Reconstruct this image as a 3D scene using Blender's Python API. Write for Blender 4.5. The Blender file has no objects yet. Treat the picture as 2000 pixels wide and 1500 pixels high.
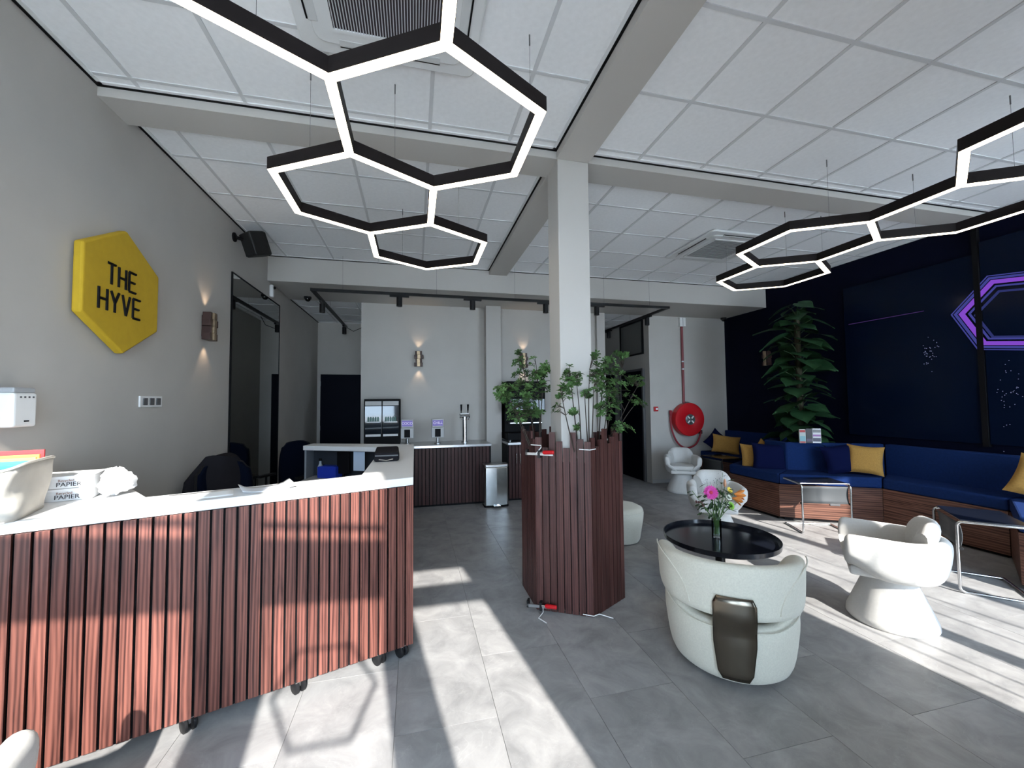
import bpy, bmesh, math, random
from mathutils import Vector, Matrix
random.seed(7)
PI = math.pi
scene = bpy.context.scene
COL = scene.collection

# ------------------------------------------------------------------ camera
F_PX, YAW, PITCH, ROLL, EYE = 790.66, 0.235978, 0.043467, -0.009485, 1.6
cf = Vector((math.sin(YAW)*math.cos(PITCH), math.cos(YAW)*math.cos(PITCH), math.sin(PITCH)))
r0 = cf.cross(Vector((0, 0, 1))).normalized(); u0 = r0.cross(cf)
cr = math.cos(ROLL)*r0 + math.sin(ROLL)*u0
cu = -math.sin(ROLL)*r0 + math.cos(ROLL)*u0
cam_d = bpy.data.cameras.new('camera'); cam = bpy.data.objects.new('camera', cam_d); COL.objects.link(cam)
cam_d.sensor_fit = 'HORIZONTAL'; cam_d.sensor_width = 36.0; cam_d.lens = F_PX/2000*36
cam_d.clip_start = 0.02; cam_d.clip_end = 200
cam.matrix_world = Matrix(((cr.x, cu.x, -cf.x, 0), (cr.y, cu.y, -cf.y, 0), (cr.z, cu.z, -cf.z, EYE), (0, 0, 0, 1)))
scene.camera = cam
# ------------------------------------------------------------------ view, world, sun
scene.view_settings.view_transform = 'Standard'
scene.view_settings.look = 'None'
scene.view_settings.gamma = 1.0
scene.view_settings.use_curve_mapping = False
scene.view_settings.exposure = 0.14
scene.cycles.use_denoising = True
scene.cycles.max_bounces = 10
scene.cycles.diffuse_bounces = 6
scene.cycles.sample_clamp_indirect = 6.0
SKY_STRENGTH = 12.0
SUN_STRENGTH = 14.5
world = bpy.data.worlds.new('sky'); scene.world = world; world.use_nodes = True
bg = world.node_tree.nodes['Background']
bg.inputs[0].default_value = (0.60, 0.79, 1.0, 1); bg.inputs[1].default_value = SKY_STRENGTH
TO_SUN = Vector((0.14, -0.99, 0.60)).normalized()
sd = bpy.data.lights.new('sun', 'SUN'); sd.energy = SUN_STRENGTH; sd.angle = math.radians(0.7); sd.color = (1.0, 0.96, 0.9)
sun = bpy.data.objects.new('sun', sd); COL.objects.link(sun)
sun.rotation_euler = (-TO_SUN).to_track_quat('-Z', 'Y').to_euler(); sun.location = TO_SUN*20
def portal(x0, x1, z0, z1, y):
    ld = bpy.data.lights.new('window_portal', 'AREA'); ld.shape = 'RECTANGLE'; ld.size = x1-x0; ld.size_y = z1-z0
    ld.cycles.is_portal = True
    o = bpy.data.objects.new('window_portal', ld); COL.objects.link(o)
    o.location = ((x0+x1)/2, y, (z0+z1)/2); o.rotation_euler = (math.radians(90), 0, 0)   # faces +Y, into the room

# ------------------------------------------------------------------ pixel helpers (2000x1500 photo frame)
def ray(x, y): return cr*((x-1000)/F_PX) - cu*((y-750)/F_PX) + cf
def onz(x, y, z=0.0):
    d = ray(x, y); return Vector((0, 0, EYE)) + d*((z-EYE)/d.z)
def ony(x, y, Y):
    d = ray(x, y); return Vector((0, 0, EYE)) + d*(Y/d.y)
def onx(x, y, X):
    d = ray(x, y); return Vector((0, 0, EYE)) + d*(X/d.x)

# ------------------------------------------------------------------ materials
MATS = {}
def nodes(name):
    m = bpy.data.materials.new(name); m.use_nodes = True
    nt = m.node_tree; return m, nt, nt.nodes['Principled BSDF']
def mat(name, col, rough=0.5, metal=0.0, noise=0.0, nscale=8.0, bump=0.0, bscale=60.0, spec=0.5, emis=None, estr=0.0, coat=0.0, sheen=0.0):
    if name in MATS: return MATS[name]
    m, nt, b = nodes(name)
    b.inputs['Base Color'].default_value = (*col, 1); b.inputs['Roughness'].default_value = rough
    b.inputs['Metallic'].default_value = metal; b.inputs['Specular IOR Level'].default_value = spec
    if coat: b.inputs['Coat Weight'].default_value = coat; b.inputs['Coat Roughness'].default_value = 0.08
    if sheen: b.inputs['Sheen Weight'].default_value = sheen
    tc = nt.nodes.new('ShaderNodeTexCoord')
    if noise:
        n = nt.nodes.new('ShaderNodeTexNoise'); n.inputs['Scale'].default_value = nscale; n.inputs['Detail'].default_value = 5
        nt.links.new(tc.outputs['Object'], n.inputs['Vector'])
        cr_ = nt.nodes.new('ShaderNodeValToRGB')
        cr_.color_ramp.elements[0].color = (*[max(0, c*(1-noise)) for c in col], 1); cr_.color_ramp.elements[0].position = 0.3
        cr_.color_ramp.elements[1].color = (*[min(1, c*(1+noise)) for c in col], 1); cr_.color_ramp.elements[1].position = 0.7
        nt.links.new(n.outputs['Fac'], cr_.inputs['Fac']); nt.links.new(cr_.outputs['Color'], b.inputs['Base Color'])
    if bump:
        n2 = nt.nodes.new('ShaderNodeTexNoise'); n2.inputs['Scale'].default_value = bscale; n2.inputs['Detail'].default_value = 3
        nt.links.new(tc.outputs['Object'], n2.inputs['Vector'])
        bp = nt.nodes.new('ShaderNodeBump'); bp.inputs['Strength'].default_value = bump; bp.inputs['Distance'].default_value = 0.002
        nt.links.new(n2.outputs['Fac'], bp.inputs['Height']); nt.links.new(bp.outputs['Normal'], b.inputs['Normal'])
    if emis:
        b.inputs['Emission Color'].default_value = (*emis, 1); b.inputs['Emission Strength'].default_value = estr
    MATS[name] = m; return m
def wood(name, dark, light, axis='Z', rough=0.42, scale=1.0):
    if name in MATS: return MATS[name]
    m, nt, b = nodes(name); L = nt.links.new
    tc = nt.nodes.new('ShaderNodeTexCoord'); oi = nt.nodes.new('ShaderNodeObjectInfo')
    add = nt.nodes.new('ShaderNodeVectorMath'); add.operation = 'ADD'
    mul = nt.nodes.new('ShaderNodeVectorMath'); mul.operation = 'SCALE'; mul.inputs['Scale'].default_value = 37.0
    comb = nt.nodes.new('ShaderNodeCombineXYZ')
    for i in range(3): L(oi.outputs['Random'], comb.inputs[i])
    L(comb.outputs[0], mul.inputs[0]); L(tc.outputs['Object'], add.inputs[0]); L(mul.outputs[0], add.inputs[1])
    mp = nt.nodes.new('ShaderNodeMapping'); L(add.outputs[0], mp.inputs['Vector'])
    s = {'Z': (34, 34, 1.5), 'X': (1.3, 22, 22), 'Y': (22, 1.3, 22)}[axis]
    mp.inputs['Scale'].default_value = [k*scale for k in s]
    n = nt.nodes.new('ShaderNodeTexNoise'); n.inputs['Scale'].default_value = 1.0; n.inputs['Detail'].default_value = 6; n.inputs['Distortion'].default_value = 1.2
    L(mp.outputs[0], n.inputs['Vector'])
    w = nt.nodes.new('ShaderNodeTexWave'); w.inputs['Scale'].default_value = 0.55; w.inputs['Distortion'].default_value = 9; w.inputs['Detail'].default_value = 3
    w.bands_direction = 'X' if axis != 'X' else 'Z'
    L(mp.outputs[0], w.inputs['Vector'])
    mx = nt.nodes.new('ShaderNodeMath'); mx.operation = 'MULTIPLY_ADD'; mx.inputs[1].default_value = 0.35
    L(w.outputs['Fac'], mx.inputs[0]); L(n.outputs['Fac'], mx.inputs[2])
    rp = nt.nodes.new('ShaderNodeValToRGB'); rp.color_ramp.elements[0].position = 0.35; rp.color_ramp.elements[1].position = 0.95
    rp.color_ramp.elements[0].color = (*dark, 1); rp.color_ramp.elements[1].color = (*light, 1)
    L(mx.outputs[0], rp.inputs['Fac'])
    hs = nt.nodes.new('ShaderNodeHueSaturation'); L(rp.outputs['Color'], hs.inputs['Color'])
    mr = nt.nodes.new('ShaderNodeMapRange'); mr.inputs['To Min'].default_value = 0.78; mr.inputs['To Max'].default_value = 1.22
    L(oi.outputs['Random'], mr.inputs['Value']); L(mr.outputs[0], hs.inputs['Value'])
    L(hs.outputs['Color'], b.inputs['Base Color']); b.inputs['Roughness'].default_value = rough; b.inputs['Specular IOR Level'].default_value = 0.22
    MATS[name] = m; return m
def emit(name, col, strength):
    if name in MATS: return MATS[name]
    m = bpy.data.materials.new(name); m.use_nodes = True; nt = m.node_tree; nt.nodes.clear()
    e = nt.nodes.new('ShaderNodeEmission'); e.inputs[0].default_value = (*col, 1); e.inputs[1].default_value = strength
    o = nt.nodes.new('ShaderNodeOutputMaterial'); nt.links.new(e.outputs[0], o.inputs[0]); MATS[name] = m; return m
def thin_glass(name, tint=(1, 1, 1), gloss=0.08):
    if name in MATS: return MATS[name]
    m = bpy.data.materials.new(name); m.use_nodes = True; nt = m.node_tree; nt.nodes.clear()
    t = nt.nodes.new('ShaderNodeBsdfTransparent'); t.inputs[0].default_value = (*tint, 1)
    g = nt.nodes.new('ShaderNodeBsdfGlossy'); g.inputs['Roughness'].default_value = 0.02
    fr = nt.nodes.new('ShaderNodeFresnel'); fr.inputs[0].default_value = 1.45
    mx = nt.nodes.new('ShaderNodeMixShader'); o = nt.nodes.new('ShaderNodeOutputMaterial')
    nt.links.new(fr.outputs[0], mx.inputs[0]); nt.links.new(t.outputs[0], mx.inputs[1]); nt.links.new(g.outputs[0], mx.inputs[2]); nt.links.new(mx.outputs[0], o.inputs[0])
    MATS[name] = m; return m

W_PAINT = mat('grey_paint', (0.475, 0.452, 0.420), 0.75, noise=0.03, nscale=3, bump=0.12, bscale=220)
COLPAINT = mat('column_paint', (0.48, 0.458, 0.428), 0.7, bump=0.08, bscale=200)
CEIL = mat('ceiling_tile_white', (0.86, 0.87, 0.88), 0.9, noise=0.03, nscale=30, bump=0.15, bscale=400)
GRID = mat('ceiling_grid', (0.62, 0.63, 0.64), 0.6)
TRIMW = mat('trim_white', (0.74, 0.75, 0.75), 0.5)
BLACK = mat('black_paint', (0.005, 0.005, 0.006), 0.6, spec=0.12)
BLACKM = mat('black_metal', (0.010, 0.010, 0.011), 0.42, spec=0.25)
BROWNBLK = mat('pendant_housing', (0.013, 0.010, 0.010), 0.55, spec=0.15)
LED = emit('led_diffuser', (1.0, 0.86, 0.66), 6.0)
NAVYW = mat('navy_wall_paint', (0.0022, 0.0038, 0.014), 0.6, spec=0.06)
NAVYDOOR = mat('navy_door_paint', (0.0022, 0.0034, 0.010), 0.5, spec=0.06)
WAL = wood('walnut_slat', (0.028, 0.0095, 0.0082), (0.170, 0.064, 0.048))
WALB = wood('walnut_board', (0.035, 0.014, 0.011), (0.20, 0.095, 0.066), axis='X')
WALY = wood('walnut_board_y', (0.035, 0.014, 0.011), (0.20, 0.095, 0.066), axis='Y')
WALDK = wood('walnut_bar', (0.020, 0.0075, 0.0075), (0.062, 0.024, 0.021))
WALPL = wood('walnut_planter', (0.030, 0.0115, 0.0105), (0.098, 0.040, 0.034))
WHITE = mat('white_laminate', (0.72, 0.72, 0.72), 0.4)
CHROME = mat('chrome', (0.62, 0.63, 0.64), 0.15, 1.0)
STEEL = mat('brushed_steel', (0.50, 0.50, 0.50), 0.28, 1.0)
BOUCLE = mat('cream_boucle', (0.60, 0.585, 0.50), 0.95, noise=0.06, nscale=120, bump=0.8, bscale=260, sheen=0.2)
WFAB = mat('white_fabric', (0.56, 0.55, 0.53), 0.9, noise=0.03, nscale=60, bump=0.3, bscale=400, sheen=0.15)
NAVYF = mat('navy_fabric', (0.008, 0.024, 0.098), 0.9, noise=0.1, nscale=40, bump=0.3, bscale=500, spec=0.1)
NAVYC = mat('navy_cushion_fabric', (0.0025, 0.005, 0.034), 0.9, bump=0.3, bscale=500, spec=0.08)
YELF = mat('mustard_fabric', (0.38, 0.205, 0.045), 0.9, noise=0.12, nscale=60, bump=0.9, bscale=120)
YELSIGN = mat('yellow_sign', (0.50, 0.325, 0.012), 0.8, noise=0.04, nscale=20, bump=0.3, bscale=300)
BRONZE = mat('bronze_metal', (0.20, 0.175, 0.14), 0.22, 1.0)
BRASS = mat('aged_brass', (0.34, 0.25, 0.16), 0.35, 0.9, noise=0.25, nscale=30)
BROWN = mat('dark_brown', (0.045, 0.018, 0.013), 0.5)
RED = mat('red_paint', (0.50, 0.006, 0.012), 0.4)
REDPIPE = mat('dull_red_pipe', (0.22, 0.045, 0.05), 0.5)
PLW = mat('white_plastic', (0.78, 0.78, 0.77), 0.4)
GREYP = mat('grey_plastic', (0.09, 0.09, 0.095), 0.5)
DGREY = mat('dark_grey_cloth', (0.016, 0.015, 0.018), 0.95, bump=0.5, bscale=200, spec=0.1)
NAVYMESH = mat('navy_chair_mesh', (0.002, 0.004, 0.012), 0.9, spec=0.06)
PAPER = mat('paper', (0.82, 0.83, 0.84), 0.8)
CANVAS = mat('canvas', (0.50, 0.47, 0.42), 0.95, noise=0.06, nscale=12, bump=0.8, bscale=18)
LEAF = mat('shrub_leaf', (0.060, 0.125, 0.036), 0.5, noise=0.55, nscale=9, spec=0.3)
LEAFD = mat('climber_leaf', (0.022, 0.066, 0.026), 0.5, noise=0.35, nscale=9, spec=0.25)
TWIG = mat('twig', (0.035, 0.025, 0.018), 0.8)
STEMG = mat('green_stem', (0.10, 0.19, 0.05), 0.6)
GLASS = thin_glass('clear_glass')
TABLEB = mat('black_lacquer', (0.008, 0.010, 0.016), 0.16, spec=0.6)
PURPLE = emit('purple_glow', (0.33, 0.10, 0.85), 0.60)
BLUEG = emit('blue_glow', (0.12, 0.13, 0.62), 0.38)
STARG = emit('star_glow', (0.45, 0.5, 0.85), 0.45)
def floor_mat():
    m, nt, b = nodes('vinyl_floor_tile'); L = nt.links.new
    tc = nt.nodes.new('ShaderNodeTexCoord'); oi = nt.nodes.new('ShaderNodeObjectInfo')
    comb = nt.nodes.new('ShaderNodeCombineXYZ')
    L(oi.outputs['Random'], comb.inputs[0]); L(oi.outputs['Random'], comb.inputs[1])
    sc = nt.nodes.new('ShaderNodeVectorMath'); sc.operation = 'SCALE'; sc.inputs['Scale'].default_value = 19
    ad = nt.nodes.new('ShaderNodeVectorMath'); ad.operation = 'ADD'
    L(comb.outputs[0], sc.inputs[0]); L(tc.outputs['Object'], ad.inputs[0]); L(sc.outputs[0], ad.inputs[1])
    n = nt.nodes.new('ShaderNodeTexNoise'); n.inputs['Scale'].default_value = 4.5; n.inputs['Detail'].default_value = 9; n.inputs['Roughness'].default_value = 0.65; n.inputs['Distortion'].default_value = 0.6
    L(ad.outputs[0], n.inputs['Vector'])
    r = nt.nodes.new('ShaderNodeValToRGB'); r.color_ramp.elements[0].position = 0.33; r.color_ramp.elements[1].position = 0.7
    r.color_ramp.elements[0].color = (0.215, 0.214, 0.216, 1); r.color_ramp.elements[1].color = (0.365, 0.360, 0.358, 1)
    L(n.outputs['Fac'], r.inputs['Fac'])
    # thin pale veins of the stone print
    n2 = nt.nodes.new('ShaderNodeTexNoise'); n2.inputs['Scale'].default_value = 2.6; n2.inputs['Detail'].default_value = 4; n2.inputs['Distortion'].default_value = 1.5
    L(ad.outputs[0], n2.inputs['Vector'])
    s1 = nt.nodes.new('ShaderNodeMath'); s1.operation = 'SUBTRACT'; s1.inputs[1].default_value = 0.5; L(n2.outputs['Fac'], s1.inputs[0])
    s2 = nt.nodes.new('ShaderNodeMath'); s2.operation = 'ABSOLUTE'; L(s1.outputs[0], s2.inputs[0])
    s3 = nt.nodes.new('ShaderNodeMapRange'); s3.inputs['From Max'].default_value = 0.005; s3.inputs['To Min'].default_value = 0.16; s3.inputs['To Max'].default_value = 0.0; L(s2.outputs[0], s3.inputs['Value'])
    mx = nt.nodes.new('ShaderNodeMix'); mx.data_type = 'RGBA'; mx.inputs['B'].default_value = (0.5, 0.49, 0.48, 1)
    L(s3.outputs[0], mx.inputs['Factor']); L(r.outputs['Color'], mx.inputs['A'])
    hs = nt.nodes.new('ShaderNodeHueSaturation'); mr = nt.nodes.new('ShaderNodeMapRange'); mr.inputs['To Min'].default_value = 0.95; mr.inputs['To Max'].default_value = 1.05
    L(oi.outputs['Random'], mr.inputs['Value']); L(mr.outputs[0], hs.inputs['Value']); L(mx.outputs['Result'], hs.inputs['Color'])
    L(hs.outputs['Color'], b.inputs['Base Color']); b.inputs['Roughness'].default_value = 0.42; b.inputs['Specular IOR Level'].default_value = 0.45
    return m
FLOORM = floor_mat()
JOINT = mat('floor_joint', (0.17, 0.17, 0.17), 0.8)
MIRROR = mat('mirror_silver', (0.62, 0.63, 0.62), 0.01, 1.0)

# ------------------------------------------------------------------ mesh building
class MB:
    def __init__(s): s.v = []; s.f = []
    def add(s, vs, fs):
        k = len(s.v); s.v += [tuple(v) for v in vs]; s.f += [tuple(i+k for i in f) for f in fs]; return s
    def box(s, x0, x1, y0, y1, z0, z1, M=None):
        vs = [Vector(p) for p in ((x0,y0,z0),(x1,y0,z0),(x1,y1,z0),(x0,y1,z0),(x0,y0,z1),(x1,y0,z1),(x1,y1,z1),(x0,y1,z1))]
        if M: vs = [M @ v for v in vs]
        return s.add(vs, [(0,3,2,1),(4,5,6,7),(0,1,5,4),(1,2,6,5),(2,3,7,6),(3,0,4,7)])
    def prism(s, poly, z0, z1, M=None):
        a = sum(poly[i][0]*poly[(i+1)%len(poly)][1]-poly[(i+1)%len(poly)][0]*poly[i][1] for i in range(len(poly)))
        if a < 0: poly = poly[::-1]
        n = len(poly); vs = [Vector((p[0], p[1], z0)) for p in poly]+[Vector((p[0], p[1], z1)) for p in poly]
        if M: vs = [M @ v for v in vs]
        return s.add(vs, [tuple(range(n-1, -1, -1)), tuple(range(n, 2*n))]+[(i, (i+1) % n, n+(i+1) % n, n+i) for i in range(n)])
    def lathe(s, prof, n=24, c=(0, 0, 0), M=None):
        vs = []; fs = []
        for (r, z) in prof:
            for k in range(n):
                a = 2*PI*k/n; v = Vector((c[0]+r*math.cos(a), c[1]+r*math.sin(a), c[2]+z)); vs.append(M @ v if M else v)
        for i in range(len(prof)-1):
            for k in range(n):
                fs.append((i*n+k, i*n+(k+1) % n, (i+1)*n+(k+1) % n, (i+1)*n+k))
        if prof[0][0] > 1e-6: fs.append(tuple(range(n-1, -1, -1)))
        if prof[-1][0] > 1e-6: fs.append(tuple((len(prof)-1)*n+k for k in range(n)))
        return s.add(vs, fs)
    def tube(s, pts, r, n=8, closed=False):
        pts = [Vector(p) for p in pts]; m = len(pts); vs = []; fs = []; prev = None
        for i, p in enumerate(pts):
            if closed: t = (pts[(i+1) % m]-pts[i-1]).normalized()
            else: t = (pts[min(i+1, m-1)]-pts[max(i-1, 0)]).normalized()
            if prev is None:
                a = Vector((0, 0, 1)) if abs(t.z) < 0.9 else Vector((1, 0, 0)); x = t.cross(a).normalized()
            else: x = (prev-t*prev.dot(t)).normalized()
            y = t.cross(x); prev = x; rr = r[i] if isinstance(r, (list, tuple)) else r
            for k in range(n):
                a = 2*PI*k/n; vs.append(p+(x*math.cos(a)+y*math.sin(a))*rr)
        for i in range(m if closed else m-1):
            for k in range(n):
                j = (i+1) % m; fs.append((i*n+k, i*n+(k+1) % n, j*n+(k+1) % n, j*n+k))
        if not closed: fs += [tuple(range(n-1, -1, -1)), tuple((m-1)*n+k for k in range(n))]
        return s.add(vs, fs)
    def grid(s, rows, closed_u=False, closed_v=False):
        nu = len(rows); nv = len(rows[0]); vs = [p for r in rows for p in r]; fs = []
        for i in range(nu if closed_u else nu-1):
            for j in range(nv if closed_v else nv-1):
                a, b = i, (i+1) % nu; c, d = j, (j+1) % nv
                fs.append((a*nv+c, b*nv+c, b*nv+d, a*nv+d))
        return s.add(vs, fs)
    def mesh(s, name, m, smooth=False, angle=40):
        me = bpy.data.meshes.new(name); me.from_pydata(s.v, [], s.f); me.validate(); me.update()
        bm = bmesh.new(); bm.from_mesh(me); bmesh.ops.recalc_face_normals(bm, faces=bm.faces); bm.to_mesh(me); bm.free()
        if m: me.materials.append(m)
        if smooth:
            me.polygons.foreach_set('use_smooth', [True]*len(me.polygons)); me.set_sharp_from_angle(angle=math.radians(angle))
        return me
    def build(s, name, m, parent=None, smooth=False, bevel=0.0, subsurf=0, angle=40, seg=2):
        return place(name, s.mesh(name, m, smooth or subsurf > 0, 180 if subsurf else angle), parent, bevel=bevel, subsurf=subsurf, seg=seg)
def place(name, me, parent=None, loc=None, rot=None, bevel=0.0, subsurf=0, seg=2):
    o = bpy.data.objects.new(name, me); COL.objects.link(o)
    if parent:
        o.parent = parent
        if parent.name in WPAR: o.matrix_parent_inverse = WPAR[parent.name]
    if loc is not None: o.location = loc
    if rot is not None: o.rotation_euler = rot
    if bevel:
        b = o.modifiers.new('bevel', 'BEVEL'); b.width = bevel; b.segments = seg; b.limit_method = 'ANGLE'; b.angle_limit = math.radians(35)
    if subsurf:
        b = o.modifiers.new('subsurf', 'SUBSURF'); b.levels = subsurf; b.render_levels = subsurf
    return o
def tag(o, label, cat, group=None):
    o['label'] = label; o['category'] = cat
    if group: o['group'] = group
    return o
WPAR = {}
def wthing(name, label, cat, loc, group=None):          # children are given in world coordinates
    o = thing(name, label, cat, loc, 0.0, group); WPAR[o.name] = Matrix.Translation(-Vector(loc)); return o
def thing(name, label, cat, loc=(0, 0, 0), rz=0.0, group=None):
    o = bpy.data.objects.new(name, None); COL.objects.link(o); o.location = loc; o.rotation_euler = (0, 0, rz); o.empty_display_size = 0.1
    return tag(o, label, cat, group)
def struct(o): o['kind'] = 'structure'; return o
def dup(root, label, loc, rz, group=None):
    r = root.copy(); COL.objects.link(r); r.location = loc; r.rotation_euler = (0, 0, rz); r['label'] = label
    if group: r['group'] = group
    for ch in list(root.children):
        c = ch.copy(); COL.objects.link(c); c.parent = r
        for g in list(ch.children):
            d = g.copy(); COL.objects.link(d); d.parent = c
    return r
def text_mesh(txt, size, m, extr=0.0008):
    cu_ = bpy.data.curves.new('lettering', 'FONT'); cu_.body = txt; cu_.size = size; cu_.extrude = extr; cu_.align_x = 'CENTER'; cu_.align_y = 'CENTER'
    o = bpy.data.objects.new('lettering', cu_); COL.objects.link(o)
    dg = bpy.context.evaluated_depsgraph_get(); me = bpy.data.meshes.new_from_object(o.evaluated_get(dg))
    bpy.data.objects.remove(o); me.materials.clear(); me.materials.append(m); return me
def rot_frame(yaw, origin=(0, 0, 0)): return Matrix.Translation(Vector(origin)) @ Matrix.Rotation(yaw, 4, 'Z')
def pillow_mesh(name, w, h, t, m, n=12):
    rows_t, rows_b = [], []
    for i in range(n+1):
        u = -1+2*i/n; rt, rb = [], []
        for j in range(n+1):
            v = -1+2*j/n
            pinch = 1-0.10*(1-abs(u)**2)*abs(v)**3 ; pinch2 = 1-0.10*(1-abs(v)**2)*abs(u)**3
            x = u*w/2*pinch2; z = v*h/2*pinch
            d = t/2*((max(0, 1-u**4))**0.55)*((max(0, 1-v**4))**0.55)
            rt.append((x, d, z)); rb.append((x, -d-0.0005, z))
        rows_t.append(rt); rows_b.append(rb)
    b = MB(); b.grid(rows_t); b.grid([r[::-1] for r in rows_b])
    me = b.mesh(name, m, True, 180); return me

# ================================================================== STRUCTURE
XL, XR, ZC, ZS = -1.93, 6.20, 3.60, 3.26
YB, YF = 7.03, -0.50
BX0, BX1, BY0, BY1, BZ = 1.10, 1.375, 2.98, 3.255, 3.535
# floor
fl = struct(MB().box(-2.1, 7.0, -0.7, 11.2, -0.08, -0.004).build('floor', JOINT))
TW, TL = 0.507, 1.014
tile_me = MB().box(-TW/2+0.0012, TW/2-0.0012, -TL/2+0.0012, TL/2-0.0012, -0.004, 0.0).mesh('floor_tile', FLOORM)
ix = 0
x = 0.412-5*TW
while x < 6.2:
    cx = x+TW/2; y = 2.60-4*TL-(TL/2 if ix % 2 == 0 else 0)
    while y < 9.0:
        if y+TL > -0.5:
            place('floor_tile', tile_me, fl, (cx, y+TL/2, 0))
        y += TL
    x += TW; ix += 1
# walls
struct(MB().box(XL-0.15, XL, YF-0.2, 8.93, 0, ZC+0.3).build('wall_left', W_PAINT))
struct(MB().box(XR, XR+0.15, YF-0.2, YB+0.15, 0, ZC+0.3).build('wall_right', NAVYW))
wb = MB()
wb.box(-0.86, 3.48, YB, YB+0.25, 0, ZS)            # bar wall
wb.box(4.45, XR, YB, YB+0.25, 0, ZS)               # hose wall
wb.box(-0.86, -0.70, YB+0.25, 8.93, 0, ZS)
struct(wb.build('wall_back', W_PAINT))
cw = MB(); cw.box(XL-0.15, -0.70, 8.93, 9.08, 0, ZS+0.1)
struct(cw.build('wall_corridor_left', W_PAINT))
cw = MB(); cw.box(4.45, 4.60, YB+0.25, 10.8, 0, ZS+0.1).box(3.33, 3.48, YB+0.25, 10.8, 0, ZS+0.1).box(3.33, 4.60, 10.8, 10.95, 0, ZS+0.1)
struct(cw.build('wall_corridor_right', W_PAINT))
# bulkhead and soffit
bk = MB(); bk.box(XL, XR, 6.0, YB, ZS, ZC+0.1); bk.box(XL, XR, YB, 11.0, ZS+0.10, ZC+0.1)
struct(bk.build('ceiling_bulkhead', COLPAINT))
# beams, columns
bm_ = MB(); bm_.box(XL, XR, BY0, BY1, BZ, ZC+0.1); struct(bm_.build('beam_cross', COLPAINT))
bm_ = MB(); bm_.box(BX0, BX1, YF, BY0-0.001, BZ, ZC+0.1); bm_.box(BX0, BX1, BY1+0.001, 6.0, BZ, ZC+0.1); struct(bm_.build('beam_long', COLPAINT))
struct(MB().box(1.105, 1.370, 2.975, 3.225, 0, BZ).build('column', COLPAINT, bevel=0.006))
struct(MB().box(1.19, 1.455, 6.83, YB, 0, ZS).build('column_bar', COLPAINT, bevel=0.005))
struct(MB().box(3.32, 3.485, 6.96, YB+0.02, 0, ZS).build('column_end', COLPAINT, bevel=0.005))
# ceiling base and tiles
ce = struct(MB().box(XL, XR, YF, 6.0, ZC+0.02, ZC+0.12).build('ceiling', GRID))
def clip_lines(lo, hi, first, pitch):
    k = first
    while k-pitch > lo+0.03: k -= pitch
    while k < lo+0.03: k += pitch
    out = []
    while k < hi-0.03: out.append(k); k += pitch
    return out
tcache = {}
def ceil_tile(x0, x1, y0, y1, z, parent):
    key = (round(x1-x0, 3), round(y1-y0, 3))
    if key not in tcache: tcache[key] = MB().box(-key[0]/2, key[0]/2, -key[1]/2, key[1]/2, 0, 0.012).mesh('ceiling_tile', CEIL)
    place('ceiling_tile', tcache[key], parent, ((x0+x1)/2, (y0+y1)/2, z))
AC_HOLES = []
def ceil_region(x0, x1, y0, y1, fx, fy, z, parent, p=0.6, bar=0.024):
    lx = clip_lines(x0, x1, fx, p); ly = clip_lines(y0, y1, fy, p)
    ex = [x0]+lx+[x1]; ey = [y0]+ly+[y1]
    for i in range(len(ex)-1):
        for j in range(len(ey)-1):
            a = ex[i]+(bar/2 if i else 0.02); b = ex[i+1]-(bar/2 if i+1 < len(ex)-1 else 0.02)
            c = ey[j]+(bar/2 if j else 0.02); d = ey[j+1]-(bar/2 if j+1 < len(ey)-1 else 0.02)
            if b-a > 0.02 and d-c > 0.02: ceil_tile(a, b, c, d, z+0.006, parent)
    for k in lx: MB().box(k-bar/2, k+bar/2, y0, y1, z, z+0.018).build('grid_bar', GRID, parent)
    for k in ly: MB().box(x0, x1, k-bar/2, k+bar/2, z+0.0004, z+0.018).build('grid_bar', GRID, parent)
    for (a, b, c, d) in ((x0, x0+0.022, y0, y1), (x1-0.022, x1, y0, y1), (x0, x1, y0, y0+0.022), (x0, x1, y1-0.022, y1)):
        MB().box(a, b, c, d, z-0.001, z+0.02).build('edge_trim', TRIMW, parent)
G = 0.016
ceil_region(XL+G, BX0-G, YF, BY0-G, -1.695, 2.877, ZC, ce)
ceil_region(BX1, XR, YF, BY0-G, 1.81, 2.28, ZC, ce)
ceil_region(XL+G, BX0-G, BY1, 6.0-G, -1.695, 3.71, ZC, ce)
ceil_region(BX1, XR, BY1, 6.0-G, 1.81, 3.73, ZC, ce)
cc = struct(MB().box(XL, -0.86, YB, 8.93, ZS+0.02, ZS+0.05).build('ceiling_corridor_left', GRID))
ceil_region(XL+G, -0.86, YB, 8.93, -1.55, 7.5, ZS, cc)
cc2 = struct(MB().box(3.48, 4.45, YB, 10.8, ZS+0.02, ZS+0.05).build('ceiling_corridor_right', GRID))
ceil_region(3.48, 4.45, YB, 10.8, 3.95, 7.6, ZS, cc2)
# black shadow-gap strips round the ceiling fields
n_tr = 1
for (a, b, c, d, z) in ((XL, XL+G, YF, BY0, ZC), (XL, XL+G, BY1, 6.0, ZC), (XL, BX0, BY0-G, BY0, ZC), (BX1, XR, BY0-G, BY0, ZC),
                        (BX0-G, BX0, YF, BY0-G, ZC), (BX0-G, BX0, BY1, 6.0, ZC), (XL, BX0, 6.0-0.008, 6.0, ZC), (BX1, XR, 6.0-0.008, 6.0, ZC), (XL, XL+G, YB, 8.93, ZS)):
    struct(MB().box(a, b, c, d, z-0.006, z+0.02).build('trim_%d' % n_tr, BLACK)); n_tr += 1
struct(MB().box(4.46, XR, YB-0.012, YB, 0, 0.07).build('baseboard_back', mat('baseboard_grey', (0.45, 0.45, 0.45), 0.5)))
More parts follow.
